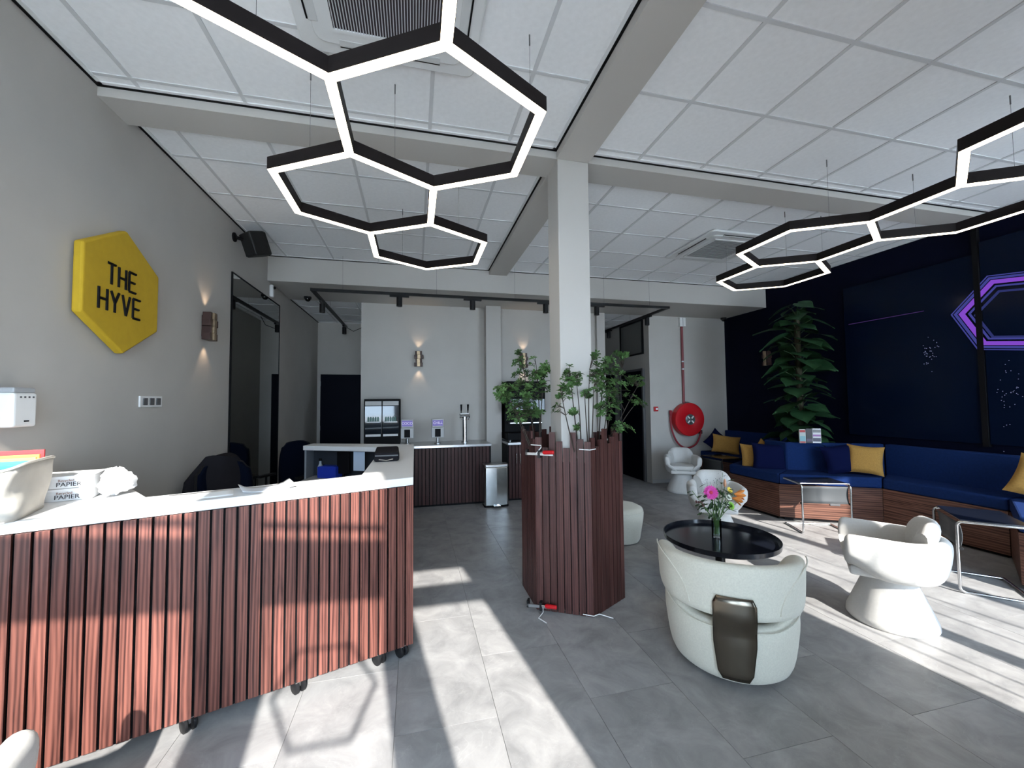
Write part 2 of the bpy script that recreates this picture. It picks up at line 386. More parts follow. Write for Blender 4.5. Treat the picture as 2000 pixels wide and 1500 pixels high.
# front facade with glazing behind the photographer; pier and heads shaped for sun patches
WINS = [(-1.86, -0.62, 0.06, 2.39), (-0.40, 0.30, 0.06, 2.39), (0.49, 1.12, 0.06, 2.39),
        (-1.86, -0.62, 2.65, 3.30), (-0.40, 0.30, 2.65, 3.30), (0.49, 1.12, 2.53, 2.81),
        (3.26, 3.83, 0.06, 2.55), (3.91, 4.85, 0.06, 2.85), (4.93, 6.08, 0.06, 3.45)]
wf = MB(); wf.box(XL, -1.86, YF-0.12, YF, 0, ZC).box(-0.62, -0.40, YF-0.12, YF, 0, 3.30).box(0.30, 0.49, YF-0.12, YF, 0, 3.30).box(1.12, 3.26, YF-0.12, YF, 0, ZC)
wf.box(3.83, 3.91, YF-0.12, YF, 0, 3.45).box(4.85, 4.93, YF-0.12, YF, 0, 3.45).box(3.26, 3.83, YF-0.12, YF, 2.55, 3.45).box(3.91, 4.85, YF-0.12, YF, 2.85, 3.45).box(6.08, XR, YF-0.12, YF, 0, ZC).box(-1.86, 1.12, YF-0.12, YF, 3.30, ZC).box(3.26, 6.08, YF-0.12, YF, 3.45, ZC)
wf.box(-1.86, -0.62, YF-0.12, YF, 2.39, 2.65).box(-0.40, 0.30, YF-0.12, YF, 2.39, 2.65).box(0.49, 1.12, YF-0.12, YF, 2.39, 2.53).box(0.49, 1.12, YF-0.12, YF, 2.81, 3.30)
for (a, b) in ((-1.86, -0.62), (-0.40, 0.30), (0.49, 1.12), (3.26, 3.83), (3.91, 4.85), (4.93, 6.08)): wf.box(a, b, YF-0.12, YF, 0, 0.06)
struct(wf.build('wall_front', mat('facade_grey', (0.55, 0.56, 0.57), 0.6)))
for i, (a, b, c, d) in enumerate(WINS):
    w = struct(MB().box(a, b, YF-0.065, YF-0.058, c, d).build('window_%d' % (i+1), GLASS))
    fr = MB(); t = 0.03
    fr.box(a, a+t, YF-0.09, YF-0.03, c, d).box(b-t, b, YF-0.09, YF-0.03, c, d).box(a+t, b-t, YF-0.09, YF-0.03, c, c+t).box(a+t, b-t, YF-0.09, YF-0.03, d-t, d)
    fr.build('window_frame', BLACKM, w)
    if i in (3, 4): MB().box(a+t, b-t, YF-0.08, YF-0.05, 2.755, 2.785).build('glazing_bar', BLACKM, w)
    for gx in {6: (3.45, 3.60), 7: (4.18, 4.45), 8: (5.3,)}.get(i, ()): MB().box(gx-0.006, gx+0.006, YF-0.08, YF-0.06, c+t, d-t).build('glazing_bar', BLACKM, w)
    if i == 1:                                   # hexagon outline stuck on the door glass
        hb_ = MB()
        for k_ in range(6):
            a0_, a1_ = PI/3*k_, PI/3*(k_+1)
            q_ = [(-0.05+rr_*math.cos(aa_), 1.86+rr_*math.sin(aa_)) for aa_ in (a0_, a1_) for rr_ in (0.255, 0.283)]
            hb_.add([(q_[0][0], YF-0.0575, q_[0][1]), (q_[1][0], YF-0.0575, q_[1][1]), (q_[3][0], YF-0.0575, q_[3][1]), (q_[2][0], YF-0.0575, q_[2][1]), (q_[0][0], YF-0.0565, q_[0][1]), (q_[1][0], YF-0.0565, q_[1][1]), (q_[3][0], YF-0.0565, q_[3][1]), (q_[2][0], YF-0.0565, q_[2][1])], [(0, 1, 2, 3), (7, 6, 5, 4), (0, 4, 5, 1), (1, 5, 6, 2), (2, 6, 7, 3), (3, 7, 4, 0)])
        hb_.build('hexagon_decal', BLACK, w)
    portal(a, b, c, d, YF-0.13)
struct(MB().box(-30, 40, -40, YF-0.12, -0.2, -0.08).build('pavement', mat('pavement_grey', (0.58, 0.57, 0.55), 0.85, noise=0.1, nscale=2)))
# doors
d1 = struct(MB().box(-1.86, -1.08, 8.895, 8.93, 0, 2.19).build('door_1', NAVYDOOR, bevel=0.003))
MB().box(-1.90, -1.86, 8.88, 8.93, 0, 2.23).box(-1.08, -1.04, 8.88, 8.93, 0, 2.23).box(-1.86, -1.08, 8.88, 8.93, 2.19, 2.23).build('door_frame', W_PAINT, d1)
hd = MB(); [hd.lathe([(0.009, 0), (0.009, 0.10)], 10, (-1.862, 8.888, z)) for z in (0.3, 1.05, 1.95)]; hd.build('hinge', STEEL, d1)
d2 = struct(MB().box(4.425, 4.45, 7.25, 8.10, 0, 2.20).build('door_2', NAVYDOOR))
MB().box(4.40, 4.45, 7.20, 7.25, 0, 2.24).box(4.40, 4.45, 8.10, 8.15, 0, 2.24).box(4.40, 4.45, 7.25, 8.10, 2.20, 2.24).build('door_frame', mat('door_frame_grey', (0.08, 0.08, 0.085), 0.5), d2)
w10 = struct(MB().box(4.435, 4.448, 7.24, 8.09, 2.56, 3.20).build('window_10', mat('grey_glass', (0.16, 0.16, 0.155), 0.2)))
MB().box(4.415, 4.45, 7.21, 7.24, 2.53, 3.23).box(4.415, 4.45, 8.09, 8.12, 2.53, 3.23).box(4.415, 4.45, 7.24, 8.09, 2.53, 2.56).box(4.415, 4.45, 7.24, 8.09, 3.20, 3.23).build('window_frame', BLACK, w10)
d3 = struct(MB().box(3.49, 4.44, 10.76, 10.80, 0, 2.2).build('door_3', NAVYDOOR))
d4 = struct(MB().box(4.42, 4.45, 8.45, 9.35, 0, 2.20).build('door_4', NAVYDOOR))
d5 = struct(MB().box(3.48, 3.51, 7.4, 9.9, 0, 2.20).build('door_5', NAVYDOOR))

# ================================================================== RECEPTION DESK
desk = wthing('reception_desk', 'long angled reception desk clad in vertical walnut slats with white top', 'desk', (-0.6, 3.7, 0))
A = Vector((-0.010, 2.71)); D = Vector((-1.65, -0.57)).normalized(); N = Vector((-D.y, D.x))*-1
if N.y > 0: N = -N                       # N points to the room
NI = -N
def P2(t, off=0.0): return A + D*t + N*off
slat_me = MB().box(-0.0222, 0.0222, -0.018, 0, 0.085, 1.068).mesh('slat', WAL)
LEN = 1.98
ang = math.atan2(D.y, D.x)+PI
k = 0
while 0.0275+k*0.055 < LEN:
    p = P2(0.0275+k*0.055); place('slat', slat_me, desk, (p.x, p.y, 0), (0, 0, ang)); k += 1
for k in range(37):
    place('slat', slat_me, desk, (-0.030, 2.745+k*0.055, 0), (0, 0, PI/2))
core = MB()
core.prism([tuple(P2(0.02, -0.012)), tuple(P2(LEN, -0.012)), tuple(P2(LEN, -0.05)), tuple(P2(0.04, -0.05))], 0.07, 1.068)
core.prism([(-0.032, 2.76), (-0.032, 4.78), (-0.07, 4.78), (-0.07, 2.76)], 0.07, 1.068)
core.build('carcass', BLACK, desk)
bar_in = [tuple(P2(0.34, -0.26)), tuple(P2(LEN, -0.26))]
top = MB()
top.prism([tuple(P2(-0.0, 0.004)), tuple(P2(LEN, 0.004)), tuple(P2(LEN-0.22, -0.72)), tuple(P2(1.50, -0.72)), tuple(P2(1.34, -0.27)), tuple(P2(0.42, -0.27)), (-0.345, 2.90), (-0.335, 4.60), (-1.235, 5.06), (-1.19, 5.33), (-0.02, 4.83), (-0.008, 4.79)], 1.07, 1.12)
top.build('worktop', WHITE, desk, bevel=0.003)
low = MB()
low.prism([tuple(P2(0.36, -0.26)), tuple(P2(LEN, -0.26)), tuple(P2(LEN, -0.62)), tuple(P2(0.40, -0.62))], 0.72, 0.745)
low.prism([(-0.07, 3.0), (-0.07, 4.7), (-0.55, 4.5), (-0.55, 3.1)], 0.72, 0.7449)
low.prism([(-0.09, 4.45), (-0.06, 4.80), (-1.15, 5.30), (-1.25, 4.85)], 0.72, 0.746)
low.build('desk_surface', mat('desk_grey', (0.40, 0.39, 0.38), 0.5), desk)
bkp = MB(); bkp.prism([(-0.04, 4.80), (-0.05, 4.835), (-1.17, 5.33), (-1.18, 5.29)], 0.07, 1.068); bkp.build('back_panel', mat('panel_dark', (0.03, 0.035, 0.045), 0.5), desk)
for t in (0.0, 0.92):
    q0 = Vector((-1.215, 5.085)).lerp(Vector((-0.33, 4.635)), t); q1 = Vector((-1.18, 5.30)).lerp(Vector((-0.10, 4.815)), t)
    e = (q1-q0).normalized(); s_ = Vector((e.y, -e.x))*0.010
    MB().prism([tuple(q0-s_), tuple(q0+s_), tuple(q1+s_), tuple(q1-s_)], 0.07, 1.068).build('divider', mat('divider_grey', (0.25, 0.27, 0.30), 0.4), desk)
# casters under the desk front
def caster(t):
    p = P2(t, -0.035)
    c = MB(); M_ = rot_frame(ang+0.4, (p.x, p.y, 0.038))
    for sx in (-0.018, 0.018):
        c.lathe([(0.0, -0.011), (0.030, -0.011), (0.037, -0.006), (0.037, 0.006), (0.030, 0.011), (0.0, 0.011)], 20, M=M_ @ Matrix.Translation((sx, 0, 0)) @ Matrix.Rotation(PI/2, 4, 'Y'))
    w = c.build('caster', BLACKM, desk, smooth=True)
    MB().box(-0.022, 0.022, -0.012, 0.012, 0.0, 0.035, M_).box(-0.03, 0.03, -0.03, 0.03, 0.034, 0.037, M_).build('caster_mount', STEEL, w)
for t in (0.06, 0.20, 0.64, 1.12, 1.70): caster(t)
# things on the desk -------------------------------------------------
ZD = 1.12
def canvas_basket():
    b = wthing('canvas_basket', 'beige canvas storage basket at the left end of the white desk top', 'basket', (-1.68, 2.28, ZD))
    c0 = P2(1.80, -0.135); rows = []
    for i in range(9):
        z = i/8; w = 0.100+0.020*z; d = 0.185+0.035*z; rr = []
        for k in range(32):
            a = 2*PI*k/32; ca, sa = math.cos(a), math.sin(a); e = 0.42
            x = w*math.copysign(abs(ca)**e, ca); y = d*math.copysign(abs(sa)**e, sa)
            bulge = 0.010*math.sin(3*a+z*5)*math.sin(PI*z)
            q = c0 + D*(-x-bulge) + N*(y+bulge)
            rr.append((q.x, q.y, ZD+0.002+0.225*z+(0.012*math.cos(2*a) if z > 0.95 else 0)))
        rows.append(rr)
    m = MB(); m.grid(rows, closed_v=True); m.add(rows[0], [tuple(range(32))])
    o = m.build('body', CANVAS, b, smooth=True, angle=70)
    s = o.modifiers.new('solid', 'SOLIDIFY'); s.thickness = 0.006; s.offset = -1
    rim = [(p[0], p[1], p[2]+0.001) for p in rows[-1]]
    MB().tube(rim, 0.006, 6, True).build('hem', CANVAS, b, smooth=True)
    cols = [('red_folder', (0.62, 0.03, 0.035), 'red paper folder standing in the canvas basket', -0.105, 0.272), ('orange_folder', (0.75, 0.33, 0.06), 'orange folder standing in the canvas basket', -0.070, 0.255), ('yellow_folder', (0.75, 0.60, 0.12), 'yellow folder standing in the canvas basket', -0.045, 0.245),
            ('green_folder', (0.05, 0.45, 0.18), 'green folder standing in the canvas basket', -0.020, 0.235), ('teal_folder', (0.03, 0.40, 0.40), 'teal folder standing in the canvas basket', 0.006, 0.222), ('dark_folder', (0.03, 0.035, 0.06), 'dark blue folder standing in the canvas basket', 0.035, 0.210)]
    for nm, c, lab, off, hz in cols:
        q = MB(); a_, b_ = c0+D*-0.085+N*off*1.5, c0+D*0.085+N*off*1.5; g = N*0.006
        q.prism([tuple(a_-g), tuple(b_-g), tuple(b_+g), tuple(a_+g)], ZD+0.01, ZD+hz)
        o = q.build(nm, mat(nm, c, 0.5), bevel=0.001); tag(o, lab, 'folder', 'coloured folders in the basket')
canvas_basket()
def paper_box(z0, lab, dx):
    c0 = Vector((-1.775+dx, 2.625)); M_ = rot_frame(ang, (c0.x, c0.y, z0))
    w, d, h = 0.125, 0.105, 0.062
    b = wthing('paper_box', lab, 'box', (c0.x, c0.y, z0), 'stacked paper boxes on the desk')
    MB().box(-w, w, -d, d, 0.001, h-0.012, M_).build('body', PAPER, b, bevel=0.002)
    MB().box(-w-0.003, w+0.003, -d-0.003, d+0.003, h-0.014, h, M_).build('lid', PAPER, b, bevel=0.002)
    t = place('lettering', text_mesh('PAPIER', 0.030, mat('print_black', (0.03, 0.03, 0.035), 0.7)), b)
    t.matrix_basis = M_ @ Matrix.Translation((0.035, -d-0.0035, 0.020)) @ Matrix.Rotation(PI/2, 4, 'X')
    t = place('small_print', text_mesh('Recycled', 0.016, mat('print_brown', (0.25, 0.12, 0.08), 0.7)), b)
    t.matrix_basis = M_ @ Matrix.Translation((0.025, -d-0.0035, 0.040)) @ Matrix.Rotation(PI/2, 4, 'X')
paper_box(ZD, 'lower white paper box beside the canvas basket', 0)
paper_box(ZD+0.063, 'upper white paper box beside the canvas basket', 0.006)
def crumple(name, lab, c, size, seed, m, cat='paper'):
    random.seed(seed); rows = []; n = 14
    for i in range(n+1):
        th = PI*i/n; rr = []
        for k in range(20):
            a = 2*PI*k/20; r = 1+0.28*math.sin(3*a+seed)*math.sin(2*th+1)+random.uniform(-0.13, 0.13)
            rr.append((c[0]+size[0]*r*math.sin(th)*math.cos(a), c[1]+size[1]*r*math.sin(th)*math.sin(a), max(c[2]+size[2]*r*math.cos(th)+size[2], ZD+0.001)))
        rows.append(rr)
    b = MB(); b.grid(rows, closed_v=True); o = b.build(name, m, smooth=True, angle=25); return tag(o, lab, cat)
cp = Vector((-1.545, 2.61)); crumple('crumpled_paper', 'crumpled white wrapping paper leaning on the paper boxes', (cp.x, cp.y, ZD+0.012), (0.055, 0.10, 0.062), 3, PAPER)
def sheet(name, lab, t, off, w, d, rot, curl, m=PAPER):
    c0 = P2(t, off); M_ = rot_frame(ang+rot, (c0.x, c0.y, ZD)); rows = []
    for i in range(9):
        u = -1+i/4; rows.append([tuple(M_ @ Vector((u*w/2, v*d/2, 0.0012+curl*max(0, abs(u)-0.35)**2*(1+0.4*v)))) for v in (-1, -0.5, 0, 0.5, 1)])
    b = MB(); b.grid(rows); o = b.build(name, m, smooth=True)
    s = o.modifiers.new('solid', 'SOLIDIFY'); s.thickness = 0.0008; s.offset = 1
    return tag(o, lab, 'paper', 'loose papers on the desk')
sheet('paper_sheet', 'flat printed sheet on the desk beside the crumpled paper', 1.10, -0.14, 0.28, 0.19, 0.03, 0.004)
sheet('paper_sheet', 'curled grey-white sheet near the middle of the desk top', 0.80, -0.14, 0.26, 0.17, 0.16, 0.05, mat('paper_grey', (0.62, 0.64, 0.68), 0.7))
tr = thing('document_tray', 'black fabric pouch lying on the right arm of the desk', 'pouch', (-0.235, 3.72, ZD), 0.05)
tb = MB(); tb.box(-0.10, 0.10, -0.25, 0.25, 0.001, 0.075); tb.build('body', DGREY, tr, bevel=0.018)
MB().box(-0.09, 0.09, -0.255, -0.249, 0.045, 0.055).build('zip', GREYP, tr)
MB().tube([(-0.06, -0.25, 0.02), (0, -0.262, 0.012), (0.05, -0.25, 0.02)], 0.004, 6).build('logo_stripe', STEEL, tr)
# inside the back run
def bx(name, lab, cat, px, dz, w, d, h, m, label2=None, ry=-0.47):
    c = onz(px[0], px[1], 0.747); o = thing(name, lab, cat, (c.x, c.y+0.06, 0.7465), ry)
    MB().box(-w/2, w/2, -d/2, d/2, 0.0, h).build('body', m, o, bevel=0.006)
    MB().box(-w/2+0.012, w/2-0.012, -d/2+0.012, d/2-0.012, h-0.001, h+0.004).build('rim', m, o)
    if label2: MB().box(-w/4, w/4, -d/2-0.003, -d/2, h*0.3, h*0.45).build('name_label', PAPER, o)
    return o
bx('storage_box', 'bright blue open storage box on the shelf of the desk', 'box', (643, 934), 0, 0.24, 0.14, 0.13, mat('blue_plastic', (0.012, 0.04, 0.42), 0.35))
bx('cash_terminal', 'left black label printer on the desk shelf', 'printer', (679, 929), 0, 0.12, 0.12, 0.10, mat('navy_black_plastic', (0.012, 0.014, 0.03), 0.4), True)
bx('cash_terminal', 'right black label printer on the desk shelf', 'printer', (700, 927), 0, 0.13, 0.12, 0.11, mat('navy_black_plastic', (0.012, 0.014, 0.03), 0.4), True)
c = ony(709, 893, 4.73)
o = MB().box(-0.07, 0.07, -0.001, 0.001, -0.105, 0.105).build('notice_sheet', mat('notice_paper', (0.55, 0.66, 0.82), 0.7)); o.location = (-0.60, 4.80, 0.955); o.rotation_euler = (0, 0, -0.46); tag(o, 'pale printed notice hanging inside the desk shelf', 'paper')
o = thing('card_reader', 'dark monitor panel standing in the desk shelf', 'monitor', (-0.79, 4.99, 0.7465), -0.46)
MB().box(-0.08, 0.08, -0.012, 0.012, 0.05, 0.30).build('screen', BLACK, o, bevel=0.004); MB().box(-0.05, 0.05, -0.04, 0.04, 0, 0.012).box(-0.01, 0.01, -0.01, 0.01, 0.01, 0.06).build('stand', BLACK, o)
bt = thing('spray_bottle', 'clear bottle standing in the left end of the desk shelf', 'bottle', (-1.06, 5.10, 0.7465), 0)
MB().lathe([(0.0, 0), (0.03, 0.0), (0.032, 0.12), (0.014, 0.16), (0.014, 0.19), (0, 0.19)], 16).build('body', mat('bottle_plastic', (0.35, 0.40, 0.45), 0.2), bt, smooth=True)
MB().lathe([(0.0, 0.19), (0.016, 0.19), (0.016, 0.22), (0, 0.22)], 12).build('cap', BLACK, bt)

# ================================================================== OFFICE CHAIRS
def office_chair(name, lab, loc, rz):
    t = thing(name, lab, 'chair', loc, rz)
    # five-star base
    hub = MB().lathe([(0, 0.07), (0.035, 0.07), (0.035, 0.12), (0.025, 0.40), (0, 0.40)], 14).build('gas_lift', BLACKM, t, smooth=True)
    for k in range(5):
        a = 2*PI*k/5; MB().tube([(0.02*math.cos(a), 0.02*math.sin(a), 0.10), (0.29*math.cos(a), 0.29*math.sin(a), 0.075)], [0.022, 0.014], 8).build('leg', BLACKM, t, smooth=True)
        MB().lathe([(0, -0.02), (0.028, -0.02), (0.028, 0.02), (0, 0.02)], 14, M=Matrix.Translation((0.29*math.cos(a), 0.29*math.sin(a), 0.030)) @ Matrix.Rotation(a, 4, 'Z') @ Matrix.Rotation(PI/2, 4, 'X')).build('wheel', GREYP, t, smooth=True)
    MB().box(-0.24, 0.24, -0.22, 0.25, 0.42, 0.50).build('seat', NAVYMESH, t, bevel=0.03, seg=3)
    rows = []
    for i in range(13):
        v = i/12; z = 0.56+0.54*v; w = 0.235*(1-0.16*max(0, v-0.55)**2*4) if v < 0.9 else 0.235*(1-0.13-1.6*(v-0.9))
        rows.append([(w*u, -0.22-0.05*v+0.05*u*u+0.02*math.sin(v*PI), z-(0.025*u*u if v > 0.9 else 0)) for u in [q/6 for q in range(-6, 7)]])
    b = MB(); b.grid(rows); o = b.build('backrest', NAVYMESH, t, smooth=True)
    s = o.modifiers.new('solid', 'SOLIDIFY'); s.thickness = 0.03
    edge = [r[0] for r in rows]+rows[-1][1:]+[r[-1] for r in rows[::-1]][1:]+rows[0][::-1][1:-1]
    MB().tube(edge, 0.012, 6, True).build('back_frame', BLACKM, t, smooth=True)
    MB().tube([(0, -0.10, 0.41), (0, -0.26, 0.44), (0, -0.265, 0.62)], 0.02, 8).build('back_bracket', BLACKM, t, smooth=True)
    for sx in (-1, 1):
        MB().tube([(sx*0.22, 0.0, 0.45), (sx*0.28, 0.0, 0.46), (sx*0.28, 0.0, 0.67)], 0.014, 8).box(sx*0.28-0.035, sx*0.28+0.035, -0.13, 0.13, 0.67, 0.695).build('armrest', BLACKM, t, smooth=True)
    return t
office_chair('office_chair', 'navy mesh-back office chair by the tall mirror behind the desk', (-1.60, 5.72, 0), 2.7)
oc2 = office_chair('office_chair', 'office chair with a dark jacket hung over its back', (-1.46, 3.95, 0), -2.2)
# jacket draped over the second chair
jk = MB(); rows = []
for i in range(11):
    v = i/10
    rr = []
    for k in range(24):
        a = 2*PI*k/24; w = 0.245+0.07*v**0.8+0.014*math.sin(5*a+3*v); d = 0.065+0.06*v+0.010*math.sin(4*a+2)
        rr.append((w*math.cos(a)*(0.45+0.55*min(1, v*3+0.15)), -0.255+d*math.sin(a), 1.145-0.60*v+0.018*math.sin(2*a)))
    rows.append(rr)
jk.grid(rows, closed_v=True); jk.add(rows[0], [tuple(range(24))])
j = jk.build('jacket', DGREY, smooth=True, angle=80); j.location = (-1.46, 3.95, 0); j.rotation_euler = (0, 0, -2.2)
tag(j, 'dark grey jacket draped over an office chair back', 'jacket')

# ================================================================== BAR COUNTERS
BTZ = 0.94
bar = wthing('bar_counter', 'dark slatted bar counter with steel top under the wall lamp', 'bar counter', (0.16, 6.7, 0))
MB().box(-0.84, 1.18, 6.385, 7.025, 0.05, BTZ-0.04).build('carcass', BLACK, bar)
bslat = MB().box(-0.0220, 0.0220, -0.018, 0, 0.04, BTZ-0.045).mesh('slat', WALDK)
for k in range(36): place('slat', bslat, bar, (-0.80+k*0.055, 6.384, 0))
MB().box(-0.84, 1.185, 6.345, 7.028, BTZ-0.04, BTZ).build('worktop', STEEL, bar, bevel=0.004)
MB().box(-0.84, 1.18, 6.42, 7.02, 0, 0.05).build('plinth', BLACK, bar)
bar2 = wthing('bar_counter', 'slatted coffee counter to the right of the bar column', 'bar counter', (2.3, 6.7, 0))
MB().box(1.46, 3.31, 6.425, 7.025, 0.05, BTZ-0.04).build('carcass', BLACK, bar2)
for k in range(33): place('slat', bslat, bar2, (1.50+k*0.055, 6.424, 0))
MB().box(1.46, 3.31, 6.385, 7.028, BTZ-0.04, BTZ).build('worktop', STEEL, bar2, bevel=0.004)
MB().box(1.46, 3.31, 6.46, 7.02, 0, 0.05).build('plinth', BLACK, bar2)
for xx in (1.60, 1.665, 1.73, 1.93): MB().tube([(xx, 6.405, 0.60), (xx, 6.385, 0.60), (xx, 6.385, 0.76), (xx, 6.405, 0.76)], 0.005, 6).build('handle', CHROME, bar2)
# soup/drinks fridge with two glass doors
vm = thing('drinks_cooler', 'black countertop drinks cooler with two glass doors', 'cooler', (-0.49, 6.76, BTZ), 0)
H_ = 0.72
MB().box(-0.265, 0.265, -0.20, 0.24, 0.0, H_).build('body', BLACK, vm, bevel=0.006)
for sx in (-1, 1):
    cx = sx*0.128
    MB().box(cx-0.118, cx+0.118, -0.212, -0.200, H_-0.10, H_-0.035).build('header_panel', mat('header_grey', (0.42, 0.41, 0.40), 0.4), vm)
    dr = MB().box(cx-0.122, cx+0.122, -0.213, -0.200, 0.185, H_-0.11).build('door', mat('cooler_glass', (0.012, 0.016, 0.022), 0.05, spec=0.8), vm, bevel=0.002)
    MB().box(cx-0.10, cx+0.10, -0.222, -0.213, 0.355, 0.372).build('shelf_strip', PLW, dr)
    MB().box(cx-0.11, cx+0.11, -0.226, -0.212, 0.145, 0.178).build('handle', mat('handle_silver', (0.75, 0.75, 0.75), 0.3), vm)
    pm = MB()
    for q in range(5): pm.lathe([(0, 0), (0.014, 0), (0.014, 0.05), (0.006, 0.07), (0, 0.075)], 8, (cx-0.07+q*0.035, -0.219, 0.375))
    pm.build('bottle_row', mat('bottle_green', (0.10, 0.20, 0.17), 0.3), dr)
def dispenser(lab, x, txt):
    t = thing('tap_dispenser', lab, 'dispenser', (x, 6.66, BTZ), 0, 'white drink dispensers on the bar')
    MB().lathe([(0, 0), (0.055, 0), (0.055, 0.012), (0.022, 0.02), (0.022, 0.10), (0, 0.10)], 18).build('foot', STEEL, t, smooth=True)
    MB().box(-0.10, 0.10, -0.05, 0.07, 0.095, 0.26).build('lower_body', mat('dispenser_silver', (0.45, 0.45, 0.45), 0.4), t, bevel=0.008)
    MB().box(-0.095, 0.095, -0.045, 0.07, 0.26, 0.395).build('upper_body', mat('dispenser_silver', (0.45, 0.45, 0.45), 0.4), t, bevel=0.01)
    MB().box(-0.045, 0.045, -0.058, -0.05, 0.11, 0.235).build('tap_recess', BLACK, t, bevel=0.004)
    s = MB().box(-0.08, 0.08, -0.051, -0.046, 0.285, 0.375).build('display', emit('lilac_display', (0.30, 0.28, 0.75), 0.55), t)
    l = place('display_text', text_mesh(txt, 0.055, emit('display_text', (0.75, 0.75, 1.0), 0.8)), s); l.location = (0, -0.052, 0.33); l.rotation_euler = (PI/2, 0, 0)
    return t
dispenser('white drink dispenser next to the cooler', -0.115, 'COCO')
dispenser('white drink dispenser nearer the beer tap', 0.36, 'CHILL')
tp = thing('beer_tap', 'chrome beer tap column with two black handles', 'beer tap', (0.80, 6.70, BTZ))
MB().lathe([(0, 0), (0.06, 0), (0.06, 0.012), (0.038, 0.015), (0.038, 0.42), (0, 0.42)], 20).build('column', CHROME, tp, smooth=True)
MB().tube([(-0.085, 0, 0.43), (0.085, 0, 0.43)], 0.035, 14).build('tap_head', CHROME, tp, smooth=True)
MB().box(-0.07, 0.07, -0.02, 0.02, 0.455, 0.48).build('badge', PLW, tp, bevel=0.004)
for sx in (-0.055, 0.055):
    MB().tube([(sx, 0, 0.47), (sx, -0.01, 0.52)], 0.008, 8).tube([(sx, -0.01, 0.52), (sx, -0.02, 0.62)], [0.012, 0.018], 10).build('handle', BLACK, tp, smooth=True)
    MB().tube([(sx, -0.03, 0.43), (sx, -0.07, 0.42), (sx, -0.075, 0.37)], 0.008, 8).build('spout', CHROME, tp, smooth=True)
# coffee machine and cups behind the shrub
cm = thing('coffee_machine', 'black coffee machine on the counter behind the planter shrub', 'coffee machine', (1.82, 6.74, BTZ))
MB().box(-0.33, 0.33, -0.20, 0.27, 0.02, 0.14).box(-0.33, 0.33, 0.02, 0.27, 0.14, 0.62).box(-0.33, 0.33, -0.20, 0.27, 0.48, 1.0).build('body', BLACK, cm, bevel=0.01)
MB().box(-0.31, 0.31, -0.215, -0.20, 0.52, 0.70).build('front_panel', mat('gloss_black', (0.01, 0.01, 0.012), 0.08), cm)
for sx in (-0.2, 0.0, 0.2): MB().box(sx-0.08, sx+0.08, -0.17, 0.0, 0.29, 0.315).build('cup_shelf', STEEL, cm, bevel=0.004)
for sx in (-0.28, 0.28): MB().lathe([(0, 0), (0.015, 0), (0.015, 0.02), (0, 0.02)], 10, (sx, -0.15, 0)).lathe([(0, 0), (0.015, 0), (0.015, 0.02), (0, 0.02)], 10, (sx, 0.2, 0)).build('foot', CHROME, cm)
cup = MB().lathe([(0, 0), (0.028, 0), (0.036, 0.07), (0.033, 0.07), (0.026, 0.006), (0, 0.006)], 14).mesh('cup', PLW, True)
for q, xx in enumerate((2.35, 2.45, 2.55)):
    o = place('cup', cup, None, (xx, 6.6, BTZ)); tag(o, ('leftmost', 'middle', 'rightmost')[q]+' of three small white cups on the coffee counter', 'cup', 'white cups on the coffee counter')
# pedal bin
pb = thing('pedal_bin', 'tall stainless steel pedal bin in front of the bar column', 'bin', (1.215, 6.215, 0), 0.0)
hb = [(-0.185, -0.08), (-0.17, -0.10), (0.0, -0.125), (0.17, -0.10), (0.185, -0.08), (0.185, 0.11), (-0.185, 0.11)]
MB().prism(hb, 0.025, 0.60).build('body', mat('bin_steel', (0.55, 0.56, 0.56), 0.16, 1.0), pb, bevel=0.008)
MB().prism([(x*1.02, y*1.03) for x, y in hb], 0.60, 0.645).build('lid', STEEL, pb, bevel=0.01)
MB().prism([(x*1.01, y*1.01) for x, y in hb], 0.0, 0.03).build('base_rim', BLACK, pb)
MB().box(-0.055, 0.055, -0.175, -0.10, 0.02, 0.034).build('pedal', CHROME, pb, bevel=0.008)
# ================================================================== HEXAGONAL PLANTER ROUND THE COLUMN
HC, HA = Vector((1.288, 3.268)), 0.432          # centre, side
hexv = [HC + Vector((math.cos(a), math.sin(a)))*HA for a in [math.radians(-90+60*k) for k in range(6)]]   # 0 = front vertex
pl = wthing('hexagonal_planter', 'tall hexagonal planter of uneven walnut slats around the column', 'planter', (HC.x, HC.y, 0))
tops = {5: [190, 260, 150, 215, 262, 150, 198, 215], 0: [190, 255, 208, 138, 243, 200, 172, 230], 4: [140, 150, 200, 165, 240, 150, 210, 250], 1: [180, 230, 150, 210, 250, 160, 220, 190], 2: [200, 150, 230, 190, 160, 240, 170, 215], 3: [150, 220, 170, 250, 190, 140, 230, 200]}
scache = {}
for f in range(6):
    p, q = hexv[f], hexv[(f+1) % 6]; e = (q-p).normalized(); L = (q-p).length; aa = math.atan2(e.y, e.x)
    seq = tops[f] if f != 5 else tops[5]
    for k in range(8):
        pos = p + e*(L/8*(k+0.5)); h = round(1.375-0.00112*(seq[k]-140)*(1.0 if f in (0, 5) else 1.0), 2)
        if h not in scache: scache[h] = MB().box(-0.0235, 0.0235, 0, 0.020, 0.004, h).mesh('slat', WALPL)
        place('slat', scache[h], pl, (pos.x, pos.y, 0), (0, 0, aa))
inner = [HC+(v-HC)*0.945 for v in hexv]
ib = MB(); n6 = 6
rows = [[(v.x, v.y, z) for v in inner] for z in (0.02, 1.13)]
ib.grid(rows, closed_v=True); ob = ib.build('liner', BLACK, pl)
s = ob.modifiers.new('solid', 'SOLIDIFY'); s.thickness = 0.015; s.offset = -1
